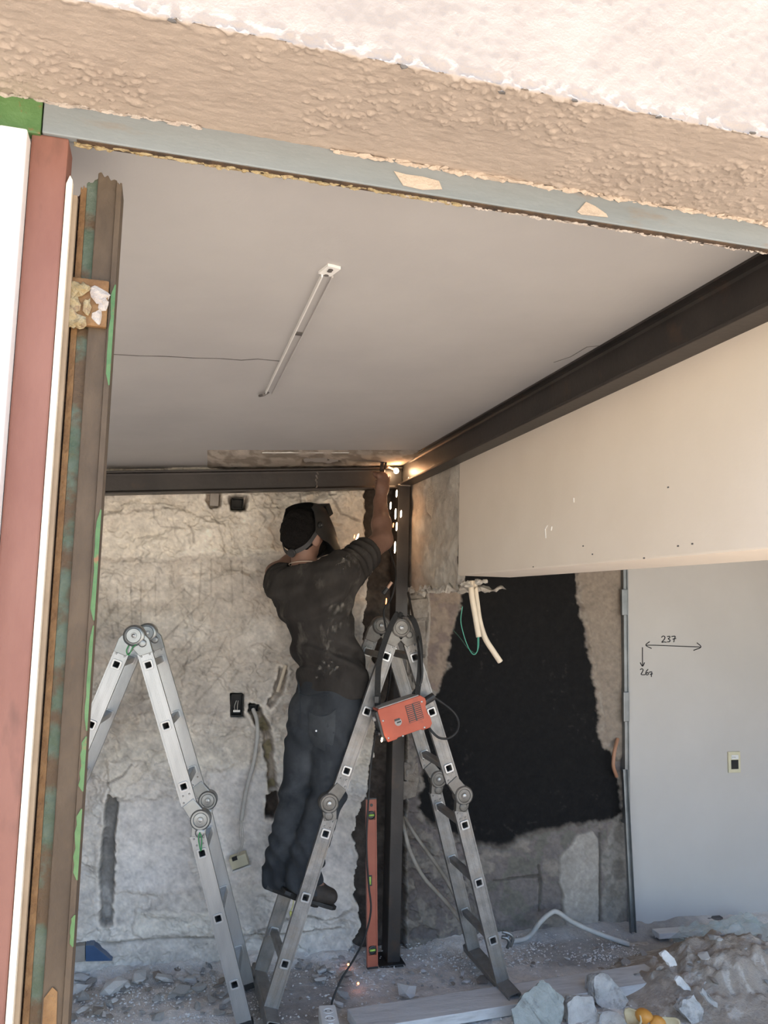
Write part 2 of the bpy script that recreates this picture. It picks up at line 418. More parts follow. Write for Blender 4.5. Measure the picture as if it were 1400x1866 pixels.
    for ln in ([(982, 1578), (986, 1610), (984, 1660)], [(900, 1606), (980, 1596)], [(1094, 1520), (1093, 1690)]):
        mm = 1-sstep(1, 3.2, dline(px, py, ln)+(n2-.5)*5); put(mm*.8, (.08, .07, .06)); h -= mm*.010
    mm = 1-sstep(-3, 3, sdpoly(px, py, [(1120, 1490), (1140, 1480), (1142, 1700), (1100, 1700), (1100, 1560)])+wob*.5); put(mm, (.27, .245, .215)); put(mm*sstep(.5, .6, n2)*.6, (.16, .14, .12))
    # behind the white partition the wall stays a little back
    h = np.where(px > 1146, -.03, h)
    C = np.where((C > .15), C*(1.34-.42*sstep(735, 750, px))[..., None], C)
    C = C*(1+.30*(n4-.5)+.34*(n2-.5)*sstep(735, 742, 742-px+735)+.30*(fbm(px/4, py/4, 2, 6)-.5))[..., None]
    P = np.stack([X, YW-h, Z], -1)
    return P, C.clip(0, .85)
_P, _C = wall_tint_relief()
wall_back = grid_mesh('wall_back', _P[::-1], 'plaster_wall', _C[::-1])
wall_back['kind'] = 'structure'
tag(wall_back, 'stripped back wall of patched cream plaster, scratches, cut chases and a black coated area', 'wall')

# single blocks laid bare to the right of the column
for k, (x0, x1, y0, y1) in enumerate(((744, 779, 1092, 1126), (746, 778, 1133, 1192), (748, 776, 1199, 1240), (736, 762, 1386, 1422), (736, 761, 1426, 1455))):
    a = pY(x0, y1, YW); b = pY(x1, y0, YW); rr = random.Random(k)
    v, f = bx(a[0], b[0], YW-.002-rr.uniform(0, .008), YW+.05, a[2], b[2])
    v = v+np.array([[rr.uniform(-.011, .011) for _ in range(3)] for _ in v])
    mk('block', (v, f), 'raw_concrete', wall_back, bevel=.005)

# side walls, the far ends of the place and the wall above
struct('wall_left', bx(-2.52, -2.4, .9, 4.4, 0, 2.6), 'panel_paint')
struct('wall_end', bx(4.7, 4.82, .9, 4.4, 0, 2.6), 'panel_paint')
o = struct('wall_back_side', join(bx(-2.5, -.455, YW+.01, YW+.2, 0, 2.6), bx(3.04, 4.8, YW+.01, YW+.2, 0, 2.6), bx(-2.5, 4.8, YW+.16, YW+.3, 0, 2.6)), 'bare_plaster')
# sloping ceiling
zl, zr = ceil_z(-.6), 2.40
cv = [(-.6, 1.12, zl), (1.17, 1.12, zr), (4.8, 1.12, zr), (4.8, 4.5, zr), (1.17, 4.5, zr), (-.6, 4.5, zl), (-2.5, 4.5, zl), (-2.5, 1.12, zl)]
cv = cv+[(x, y, z+.16) for x, y, z in cv]
ceiling = struct('ceiling', (np.array(cv), [(0, 1, 4, 5), (1, 2, 3, 4), (0, 5, 6, 7), (8, 13, 12, 9), (9, 12, 11, 10), (8, 15, 14, 13), (0, 8, 9, 1), (1, 9, 10, 2), (2, 10, 11, 3), (3, 11, 12, 4), (4, 12, 13, 5), (5, 13, 14, 6), (6, 14, 15, 7), (7, 15, 8, 0)]), 'ceiling_paint')
tag(ceiling, 'plain pale grey painted ceiling sloping down to the left', 'ceiling')
# crack and bare strip in the ceiling
def on_ceiling(pts, off=.001): return [pC(x, y)-np.array([0, 0, off]) for x, y in pts]
def ribbon(P, w, t=.002):
    S = []
    for a, b in zip(P[:-1], P[1:]):
        d = nrm(b-a); side = np.cross(d, (0, 0, 1)); S.append(obox((a+b)/2, (np.linalg.norm(b-a)/2+.001, w/2, t/2), (d, side, np.cross(d, side))))
    return join(*S)
mk('crack', ribbon(on_ceiling([(200, 645), (250, 648), (300, 649), (352, 652), (400, 653), (440, 656), (470, 654), (512, 658)], 0), .004), 'crack_dark', ceiling)
mk('crack', ribbon(on_ceiling([(1010, 660), (1040, 650), (1070, 632), (1110, 628)], 0), .002), 'crack_dark', ceiling)
xs = np.linspace(378, 765, 130); ys = np.linspace(820, 866, 26)
G = np.zeros((130, 26, 3)); T = np.zeros((130, 26, 3))
for i, x in enumerate(xs):
    for j, y in enumerate(ys): G[i, j] = pC(x, y)
gx, gy = np.meshgrid(xs, ys, indexing='ij')
nn = fbm(gx/14, gy/5, 4, 9); n5 = fbm(gx/40, gy/9, 3, 11)
ed = np.minimum(np.minimum((gx-378)/8, (765-gx)/8), (gy-820)/3).clip(0, 1)
hole = 1-sstep(.6, 1.1, np.hypot((gx-585)/38, (gy-838)/7)+(nn-.5)*.5)
G[..., 2] -= ed*(.004+.012*nn)-.0-.0
G[..., 2] += hole*.012
T[:] = np.array((.30, .255, .21)); T += (sstep(.42, .6, nn)[..., None])*np.array((.17, .155, .14)); T[:] = T*(1-hole[..., None]*.75)
T *= (.75+.5*n5)[..., None]
o = grid_mesh('bare_strip', G, 'plaster_wall', T, ceiling)
a, b, c, d = pC(478, 822.5), pC(636, 822.5), pC(690, 822.5), pC(745, 823)
mk('edge_bead', join(obox((a+b)/2-np.array([0, 0, .004]), (np.linalg.norm(b-a)/2, .006, .004), (b-a, (0, 1, 0), (0, 0, 1))), obox((c+d)/2-np.array([0, 0, .004]), (np.linalg.norm(d-c)/2, .004, .003), (d-c, (0, 1, 0), (0, 0, 1)))), 'white_aluminium', ceiling)

# bulkhead over the side opening: smooth board and rough old end
XB = 1.19
YC = pX(835, 1000, XB)[1]
zb = pX(1150, 1022, XB)[2]
wall_right = struct('wall_right', bx(XB, XB+.24, 1.1, YC, zb, 2.45), 'bulkhead_paint', bevel=.006)
tag(wall_right, 'smooth cream painted bulkhead wall hanging under the long steel beam', 'wall')
def rough_end():
    ys = np.linspace(YC+.002, YW+.03, 120); zs = np.linspace(1.64, 2.44, 110)
    Yg, Zg = np.meshgrid(ys, zs, indexing='ij')
    d = np.stack([np.full_like(Yg, XB), Yg, Zg], -1)-EYE; w = d@_F; px = 700+FPX*(d@_R)/w; py = 933-FPX*(d@_U)/w
    n1 = fbm(px/22, py/40, 4, 21); n2 = fbm(px/6, py/14, 3, 22)
    h = -.008+(n1-.5)*.03+(n2-.5)*.008
    C = np.zeros(Yg.shape+(3,)); C[:] = (.52, .47, .40)
    def put(m, c): C[:] = C*(1-m[..., None])+np.array(c)*m[..., None]
    put(sstep(.5, .6, n1), (.62, .57, .495)); put(sstep(.56, .7, n2)*.6, (.40, .36, .31))
    put((1-sstep(12, 34, px-745+(n1-.5)*20))*.6, (.42, .30, .23))
    hl = 1-sstep(.6, 1.2, np.hypot((px-778)/9, (py-912)/30)+(n2-.5)*.5); put(hl, (.16, .12, .095)); h -= hl*.03
    # ragged lower edge
    zmin = pX(790, 1072, XB)[2]+(fbm(ys*22, ys*0+3, 4, 31)-.5)*.07
    Zg = np.maximum(Zg, zmin[:, None])
    return np.stack([XB-h, Yg, Zg], -1), C
P, C = rough_end()
o = grid_mesh('rough_plaster', P, 'plaster_wall', C, wall_right)
ys = np.linspace(YC, YW+.02, 40); xs = np.linspace(XB, XB+.22, 14)
Yg, Xg = np.meshgrid(ys, xs, indexing='ij')
zz = pX(790, 1072, XB)[2]+(fbm(Yg*22, 3+(Xg-XB)*30, 4, 31)-.5)*.07
mk('broken_underside', (np.stack([Xg, Yg, zz], -1).reshape(-1, 3), [(i*14+j, (i+1)*14+j, (i+1)*14+j+1, i*14+j+1) for i in range(39) for j in range(13)]), 'bare_plaster', wall_right, fix=False)
mk('core', bx(XB+.02, XB+.22, YC+.004, YW, zb+.04, 2.45), 'bare_plaster', wall_right)
for k, (x, y, s) in enumerate(((852, 1066, .022), (872, 1062, .02), (884, 1060, .013), (845, 1064, .016), (800, 1076, .02), (770, 1083, .02))):
    q = pX(x, y, XB+.03 if x > 836 else XB+.01); v, f = rock(40+k, 2, .7, .35)
    mk('plaster_lump', (v*s+q, f), 'bare_plaster', wall_right)
mk('scratch', join(ribbon([pX(995, 980, XB-.001), pX(994, 964, XB-.001), pX(998, 958, XB-.001)], .003), ribbon([pX(1046, 915, XB-.001), pX(1046, 908, XB-.001)], .003), ribbon([pX(1005, 966, XB-.001), pX(1006, 960, XB-.001)], .003)), 'white_aluminium', wall_right)
mk('nick', join(*[obox(pX(x, y, XB-.0005), (.001, .0028, .0018)) for x, y in ((972, 1033), (1174, 1017), (1080, 1010), (1236, 995), (1262, 991), (1218, 888), (1063, 995))]), 'crack_dark', wall_right)

# partition board with the handwritten measures
YP = YW-.012
pa = pY(1141, 1040, YP)[0]; pb = pY(1152, 1688, YP)
wall_panel = struct('wall_partition', (lambda v, f: (v, f))(*bx(pa+.004, 4.7, YP, YP+.03, pb[2], 2.42)), 'panel_paint', bevel=.002)
tag(wall_panel, 'smooth grey white partition board with black handwritten measurements', 'wall')
mat('marker_ink', (.012, .012, .014), rough=.6, spec=.3)
def stroke(pts, w=.0042):
    P = [pY(x, y, YP-.0008) for x, y in pts]; return tube(P, w/2, 6)
c7 = lambda p: [(1080+a/3.8875, 1000+b/3.8875) for a, b in p]
ink = {'arrow': [[(378, 683), (450, 684), (560, 688), (660, 692), (768, 696)], [(405, 658), (378, 683), (418, 706)], [(740, 666), (769, 696), (716, 720)]],
       'arrow_down': [[(354, 698), (354, 760), (355, 830)], [(338, 806), (355, 832), (369, 806)]],
       'number_237': [[(489, 628), (500, 618), (513, 624), (510, 640), (491, 662), (506, 660), (524, 662)], [(530, 622), (548, 620), (546, 632), (536, 638), (549, 646), (546, 658), (530, 660)], [(560, 622), (586, 620), (580, 640), (576, 662)], [(568, 640), (592, 636)]],
       'number_267': [[(338, 857), (350, 850), (359, 858), (353, 873), (345, 889), (358, 893), (374, 891)], [(394, 854), (382, 868), (377, 884), (386, 894), (397, 887), (391, 877), (380, 883)], [(400, 876), (420, 872), (418, 890), (417, 908)], [(408, 890), (426, 886)]]}
for nme, ss in ink.items():
    mk(nme, join(*[stroke(spline(c7(s), 4), .0052) for s in ss]), 'marker_ink', wall_panel, smooth=True)

# floor inside and the ground outside
def floor_grid():
    xs = np.linspace(-2.5, 4.8, 470); ys = np.linspace(2.6, 4.2, 150)
    X, Y = np.meshgrid(xs, ys, indexing='ij')
    n1 = fbm(X*3, Y*3, 5, 41); n2 = fbm(X*14, Y*14, 4, 42); n3 = fbm(X*45, Y*45, 3, 43)
    z = (n1-.5)*.03+(n2-.5)*.015+(n3-.5)*.006-.004
    wl = sstep(3.95, 4.12, Y+(n2-.5)*.1); z += wl*.045*(1-sstep(.95, 1.05, X)*(1-sstep(1.3, 1.5, X)))
    C = np.zeros(X.shape+(3,)); C[:] = (.74, .70, .66)
    C += ((n1-.5)*.24+(n2-.5)*.10)[..., None]
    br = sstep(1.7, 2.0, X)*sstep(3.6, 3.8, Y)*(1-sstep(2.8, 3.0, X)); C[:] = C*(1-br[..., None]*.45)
    dark_oval = (1-sstep(.7, 1.2, np.hypot((X-.62)/.25, (Y-3.72)/.3)+(n2-.5)*.5))*.4; C[:] = C*(1-dark_oval[..., None])  # floor colour darker in an oval near the dusty ladder's left foot
    return np.stack([X, Y, z], -1), C.clip(.05, .9)
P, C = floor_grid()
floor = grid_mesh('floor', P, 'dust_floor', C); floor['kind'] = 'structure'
tag(floor, 'dusty grey floor strewn with plaster dust and rubble', 'floor')
mat('floor_plain', (.38, .34, .30), (.32, .285, .25), rough=.95, scale=8)
struct('floor_slab', bx(-2.5, 4.8, .85, 2.62, -.1, -.005), 'floor_plain')
struct('ground_outside', bx(-30, 30, -40, -1.1, -.1, -.02), 'outside_ground')
mat('bounce_cut_dark', (.32, .28, .235), (.38, .33, .28), rough=.95, scale=5, spec=.15)
struct('ground_bounce_cut', bx(-30, 30, -1.1, .88, -.1, -.02), 'bounce_cut_dark')  # unseen darker strip, added to weaken ground bounce on soffit and front ceiling

# ------------------------------------------------------------------ the front: facade, soffit, steel header
YF, YS, ZS, ZH = .888, 1.10, 2.316, 2.272
def facade():
    xs = np.linspace(-.34, 1.06, 560)
    ts = np.concatenate([np.linspace(0, .212, 96), .212+np.linspace(.001, .44, 150)])
    S, Tt = np.meshgrid(xs, ts, indexing='ij')
    sof = Tt < .2121
    n1 = fbm(S*85, Tt*95, 4, 51); n2 = fbm(S*40, Tt*210, 3, 52); n3 = fbm(S*7, Tt*7, 3, 53); n4 = fbm(S*120, Tt*120, 2, 54)
    bl = sstep(.56, .72, n1)*sstep(.42, .60, n3)
    n6 = fbm(S*150, Tt*170, 2, 56); bl = sstep(.60, .74, n6)*sstep(.38, .60, n3); h = (n2-.5)*.0013+(n4-.5)*.0012+bl*.0030+(n1-.5)*.0014+(n3-.5)*.002
    hf = (n4-.5)*.0004+(n1-.5)*.0006+(n3-.5)*.005
    crease = 1-sstep(.0, .02, np.abs(Tt-.214)); h = np.where(sof, h, hf)+crease*(n1-.5)*.010
    y = np.where(sof, YS-Tt, YF-h+.0); z = np.where(sof, ZS-h, ZS+(Tt-.212))
    y = np.where(sof & (Tt > .19), y-(Tt-.19)/.022*0, y)
    return np.stack([S, y, z], -1)
wall_front = grid_mesh('wall_front', facade()[:, ::-1], 'facade_plaster'); wall_front['kind'] = 'structure'
tag(wall_front, 'rough pinkish cream plaster lintel of the sunlit facade', 'wall')
struct('wall_front_side', join(bx(-6, -.335, YF, 1.12, ZS, 6), bx(1.055, 6, YF, 1.12, ZS, 6), bx(-.34, 1.06, YF, 1.12, ZS+.645, 6), bx(-.34, 1.06, YF+.02, 1.12, ZS+.02, ZS+.66), bx(-6, -1.9, YF, 1.12, -.1, ZS), bx(4.4, 6, YF, 1.12, -.1, ZS)), 'facade_plaster')
# steel header: grey run, green stub
xg = pY(80, 212, YS)[0]
h1 = struct('trim_1', join(bx(xg, 4.4, YS-.006, YS+.010, ZH, ZS+.03)), 'grey_steel_paint', bevel=.002)
tag(h1, 'grey painted steel door header under the plaster lintel', 'header')
h2 = struct('trim_2', bx(-1.9, xg-.0015, YS-.007, YS+.010, ZH-.003, ZS+.03), 'green_paint', bevel=.002)
tag(h2, 'short green painted header piece at the upper left', 'header')
# smears of facade plaster on the header, broken plaster along both of its edges
mat('smear', (.46, .375, .30), (.52, .43, .345), rough=.9, scale=40, bump=.5)
for poly in ([(718, 312), (740, 318), (770, 322), (800, 330), (806, 345), (770, 346), (735, 338)], [(1068, 368), (1085, 376), (1105, 390), (1108, 396), (1060, 391), (1052, 386)]):
    mk('plaster_smear', prism([(pY(x, y, YS-.007)[0], pY(x, y, YS-.007)[2]) for x, y in poly], (0, YS-.0065, 0), (1, 0, 0), (0, 0, 1), (0, -1, 0), .0012), 'smear', h1)
def crumb_line(name, x0, x1, zc, yc, m, par, w, seed, n):
    rr = random.Random(seed); S = []
    for k in range(n):
        x = x0+(x1-x0)*(k+rr.random())/n; v, f = rock(seed*50+k, 1, rr.uniform(.4, .9), .4)
        s = w*rr.uniform(.5, 1.5); v = v*np.array([s*rr.uniform(1, 3.2), s*.8, s])+np.array([x, yc+rr.uniform(-.002, .003), zc+rr.uniform(-.5, .5)*w]); S.append((v, f))
    o = mk(name, join(*S), m, par); o['kind'] = 'stuff'; return o
crumb_line('plaster_crumbs', xg-.12, xg+.20, ZS-.001, YS-.008, 'pale_mortar', h1, .0032, 3, 80)
crumb_line('plaster_crumbs', .2, 1.05, ZS-.002, YS-.008, 'smear', h1, .0045, 4, 190)
crumb_line('mortar_edge', -.14, .40, ZH-.002, YS+.004, 'old_mortar', h1, .0032, 5, 120)
crumb_line('mortar_edge', .3, 1.05, ZH-.002, YS+.006, 'pale_mortar', h1, .0024, 6, 160)
mk('rust_lip', bx(-.14, 1.06, YS-.004, YS+.009, ZH-.0015, ZH+.001), 'rust_dark', h1)
# nicks along the crease of the facade
for k, (x, y) in enumerate(((737, 122), (914, 167), (1048, 183), (1200, 213), (1371, 242), (640, 40))):
    q = pY(x, y, YF-.002) if k < 5 else pY(315, 38, YF-.002); v, f = rock(70+k, 1, .6, .4); mk('nick', (v*np.array([.006, .003, .0035])+q, f), 'crack_dark', wall_front)

# ------------------------------------------------------------------ left side of the opening
X58, X125 = pY(58, 245, YS)[0], pY(126, 255, YS)[0]
o = struct('door_1', join(bx(X58-.09, X58-.030, YS-.012, YS+.03, -.02, ZH-.006), bx(X58-.034, X58-.0005, YS-.028, YS+.03, -.02, ZH-.010)), 'white_aluminium', bevel=.003)
tag(o, 'white aluminium door frame at the left edge', 'door frame')
o = mk('door_post', bx(X58, X125, YS-.002, YS+.045, -.02, ZH), 'red_oxide', bevel=.003)
tag(o, 'red oxide primed steel post beside the white door frame', 'post')
t = thing('cream_corner_strip', 'narrow cream wooden strip along the red oxide post', 'trim strip', (X125, YS, 0))
zt = pY(128, 322, YS)[2]
mk('strip_face', prism([(0, -.02), (.0, zt-.012), (.004, zt), (.0075, zt-.006), (.0075, -.02)], (X125+.0008, YS-.004, 0), (1, 0, 0), (0, 0, 1), (0, 1, 0), .012), 'cream_trim', t)
mk('strip_back', bx(X125+.0008, X125+.014, YS+.009, YS+.02, -.02, zt-.02), 'beige_trim', t)

# old rusty frame, cut off below the header
YR = 1.13
rf = thing('rusty_door_frame', 'sawn off rusty steel door frame with flaking green paint', 'door frame', (pY(180, 340, YR)[0], YR, 0))
def vstrip(name, x0, x1, ytop, y0, y1, m, slant=0., bev=.0015):
    a = pY(x0, ytop, YR)[0]; b = pY(x1, ytop+slant, YR)[0]
    za = pY(x0, ytop, YR)[2]; zb_ = pY(x1, ytop+slant, YR)[2]
    rr = random.Random(int(x0)); n = 6; top = [(a+(b-a)*i/n, za+(zb_-za)*i/n+(rr.uniform(-.004, .004) if 0 < i < n else 0)) for i in range(n+1)]
    return mk(name, prism([(a, -.02)]+top+[(b, -.02)], (0, y0, 0), (1, 0, 0), (0, 0, 1), (0, 1, 0), y1-y0), m, rf, bevel=bev)
vstrip('back_flange', 136, 149, 352, YR+.012, YR+.045, 'rust_dark', -6)
vstrip('inner_lip', 147, 158, 340, YR+.002, YR+.03, 'rust_orange', 0)
vstrip('green_step', 157.5, 180, 330, YR+.006, YR+.035, 'aged_green', -12)
vstrip('face_plate', 179.5, 214, 316, YR-.002, YR+.040, 'rust_brown', 14)
vstrip('edge_lip', 213.5, 223, 332, YR-.006, YR+.044, 'rust_brown', 6)
# flakes of green paint on the edge, bare wood plug low down
for k, (y0, y1, w) in enumerate(((520, 700, .0045), (930, 1130, .0048), (1140, 1330, .004), (1340, 1440, .0052), (1470, 1600, .006), (1660, 1720, .004))):
    xr = pY(223, 338, YR)[0]; z1 = pY(190, y0, YR)[2]; z0 = pY(150, y1, YR)[2]; rr = random.Random(k+5); n = 9
    pl = [(xr-.0008-w*(.6+.4*rr.random())*(0 if i in (0, n) else 1), z0+(z1-z0)*i/n) for i in range(n+1)]+[(xr+.0006, z1), (xr+.0006, z0)]
    mk('paint_flake', prism(pl, (0, YR-.0065, 0), (1, 0, 0), (0, 0, 1), (0, -1, 0), .0009), 'green_paint', rf)
xr = pY(214, 330, YR)[0]; xl = pY(180, 330, YR)[0]
za, zc = pY(100, 1815, YR)[2], pY(100, 1900, YR)[2]
mk('wood_patch', prism([(xl+.001, zc), (xl+.001, za), (xl+.010, za+.012), (xr-.008, za+.006), (xr-.006, zc)], (0, YR-.0028, 0), (1, 0, 0), (0, 0, 1), (0, -1, 0), .0008), 'rust_orange', rf)
# hinge plate bridging to the post, caked with mortar
zt2, zb2 = pY(150, 512, YR)[2], pY(150, 597, YR)[2]
xa, xb2 = pY(114, 550, YR-.01)[0], pY(165, 550, YR-.01)[0]
hp = mk('hinge_plate', bx(xa, pY(196, 560, YR-.01)[0], YR-.012, YR-.003, zb2, zt2), 'rust_orange', rf, bevel=.002)
for k, (x, y, sx, sz) in enumerate(((130, 532, .013, .016), (127, 575, .012, .018), (150, 530, .010, .011), (146, 585, .009, .010), (158, 560, .006, .014), (133, 555, .010, .014), (122, 592, .009, .006))):
    v, f = rock(90+k, 2, .9, .3); mk('mortar_lump', (v*np.array([sx, .007, sz])+pY(x, y, YR-.013), f), 'old_mortar', hp, smooth=False)
for k, (x, y, sx, sz) in enumerate(((181, 536, .0125, .015), (190, 555, .007, .011), (178, 580, .008, .012))):
    v, f = rock(120+k, 2, .9, .3); mk('plaster_patch', (v*np.array([sx, .004, sz])+pY(x, y, YR-.012), f), 'pale_mortar', hp)

# ------------------------------------------------------------------ steel beams and column
def ibeam(t, p0, p1, hgt, wid, up=(0, 0, 1), tw=.008, tf=.009, m='mill_steel'):
    p0 = V3(p0); p1 = V3(p1); d = nrm(p1-p0); up = V3(up); side = nrm(np.cross(d, up)); upv = np.cross(side, d); L = np.linalg.norm(p1-p0)/2; c = (p0+p1)/2
    ax = (d, side, upv)
    mk('bottom_flange', obox(c+upv*(tf/2), (L, wid/2, tf/2), ax), m, t, bevel=.002)
    mk('top_flange', obox(c+upv*(hgt-tf/2), (L, wid/2, tf/2), ax), m, t, bevel=.002)
    w = obox(c+upv*hgt/2, (L, tw/2, hgt/2-tf), ax)
    # fillets where web meets flange
    fl = []
    for s in (-1, 1):
        for q, g in ((tf, 1), (hgt-tf, -1)):
            o = p0+side*s*tw/2+upv*q; fl.append(prism([(0, 0), (.010, 0), (.003, .003), (0, .010)], o, side*s, upv*g, d, 2*L))
    mk('web', join(w, *fl), m, t)
t = thing('steel_beam', 'long dark steel beam running along the ceiling above the bulkhead', 'beam', (1.16, 2.5, 2.28))
ibeam(t, (1.158, 1.16, 2.279), (1.158, 3.985, 2.279), .121, .066)
t = thing('steel_beam', 'short dark steel beam across the top of the back wall', 'beam', (.4, 4.0, 2.2))
bl = pY(120, 902, 3.965); br = pY(742, 889.5, 3.965)
sl = (br-bl); pA = bl+np.array([0, .035, 0]); pB = br+np.array([-.015, .035, 0])
ibeam(t, pA-nrm(sl)*.75, pB, .109, .066, up=nrm(np.cross(sl, (0, 1, 0)))*(-1 if np.cross(sl, (0, 1, 0))[2] < 0 else 1))
wx = pY(577, 875, 4.0)
rr = random.Random(3)
S = [(rock(k, 1, 1, .3)[0]*np.array([.006, .005, .006])+np.array([wx[0]+rr.uniform(-.004, .004), 3.994, wx[2]-.038+k*.0069]), rock(k, 1, 1, .3)[1]) for k in range(12)]
mk('weld_seam', join(*S), 'weld_bead', t)
# column: channel with its web to the left and a flange to the front
xc0, xc1 = pY(721.5, 1100, 3.93)[0], pY(743, 1100, 3.93)[0]
t = thing('steel_column', 'upright dark steel channel column standing in the wall chase', 'column', ((xc0+xc1)/2, 3.98, 0))
mk('front_flange', bx(xc0, xc1, 3.93, 3.94, .006, 2.28), 'mill_steel', t, bevel=.002)
mk('web', bx(xc0, xc0+.008, 3.94, 4.03, .006, 2.28), 'mill_steel', t)
mk('rear_flange', bx(xc0, xc1, 4.03, 4.04, .006, 2.28), 'mill_steel', t, bevel=.002)
mk('base_plate', bx(xc0-.045, xc1+.02, 3.90, 4.06, -.004, .006), 'mill_steel', t, bevel=.002)
mk('cap_weld', tube([(xc0-.004, 3.928, 2.277), (xc1, 3.928, 2.277)], .004, 6), 'weld_bead', t)

# ------------------------------------------------------------------ ladders
mat('clean_aluminium', (.34, .345, .35), (.42, .425, .43), rough=.4, metal=.85, scale=14, stretch=(1, 1, .2), bump=.03)
mat('dusty_aluminium', (.20, .19, .18), (.32, .305, .29), rough=.5, metal=.65, scale=12, c3=(.27, .24, .21), s3=9, k3=(.50, .66), bump=.15, bscale=60)
mat('zinc_hinge', (.24, .25, .25), (.32, .33, .33), rough=.38, metal=.9, scale=10)
mat('worn_hinge', (.13, .12, .105), (.21, .195, .175), rough=.5, metal=.6, scale=18, c3=(.19, .17, .15), s3=12, k3=(.5, .66), bump=.15)
mat('bright_rim', (.40, .40, .40), (.47, .47, .47), rough=.35, metal=.75)
mat('rivet_metal', (.30, .30, .30), (.38, .38, .38), rough=.35, metal=.9)
mat('black_rubber', (.010, .0095, .0095), (.018, .017, .016), rough=.6, scale=20)
mat('green_cord', (.03, .22, .07), (.05, .30, .10), rough=.7)

def rsq(h, c=.3):                                   # rounded square outline
    k = h*(1-c); out = []
    for sx, sy in ((1, 1), (-1, 1), (-1, -1), (1, -1)):
        a0 = {(1, 1): 0, (-1, 1): 90, (-1, -1): 180, (1, -1): 270}[(sx, sy)]
        for a in (0, 45, 90): out.append((sx*k+h*c*math.cos(math.radians(a0+a)), sy*k+h*c*math.sin(math.radians(a0+a))))
    return out
def ringprism(po, pi, o, u, v, w, t):
    n = len(po); o = V3(o); u = V3(u); v = V3(v); w = V3(w)
    P = [o+u*a+v*b for a, b in po]+[o+u*a+v*b for a, b in pi]; P = P+[p+w*t for p in P]
    F = []
    for i in range(n):
        j = (i+1) % n
        F += [(i, n+i, n+j, j), (2*n+i, 2*n+j, 3*n+j, 3*n+i), (i, j, 2*n+j, 2*n+i), (n+i, 3*n+i, 3*n+j, n+j)]
    return np.array(P), F
RW, RT = .058, .026
def rail_seg(A, B, Y, holes, grooves=True, w=RW):
    A = V3((A[0], 0, A[1])); B = V3((B[0], 0, B[1])); L = np.linalg.norm(B-A); d = (B-A)/L; nv = np.array([-d[2], 0, d[0]]); hh = .0145
    c0 = np.array([0, Y+RT/2, 0])
    def b(s0, s1, n0, n1, y0=0., y1=RT):
        return obox(A+d*(s0+s1)/2+nv*(n0+n1)/2+np.array([0, Y+(y0+y1)/2, 0]), ((s1-s0)/2, (n1-n0)/2, (y1-y0)/2), (d, nv, (0, 1, 0)))
    S = [b(0, L, -w/2, -hh), b(0, L, hh, w/2)]
    ss = sorted(float((V3((h[0], 0, h[1]))-A)@d) for h in holes); p = 0
    for s in ss:
        S.append(b(p, s-hh, -hh, hh)); p = s+hh
    S.append(b(p, L, -hh, hh))
    if grooves:
        for q in (-.023, -.009, .009, .023):
            if abs(q) > hh: S.append(b(0, L, q-.0012, q+.0012, -.0012, 0))
        for q in (-.006, 0, .006):
            p = 0
            for s in ss+[L+hh+.006]:
                if s-hh-.004 > p: S.append(b(p, min(L, s-hh-.004), q-.0012, q+.0012, -.0012, 0))
                p = s+hh+.004
        S += [b(0, L, -w/2-.001, -w/2+.004, -.002, 0), b(0, L, w/2-.004, w/2+.001, -.002, 0)]
    return join(*S), d, nv
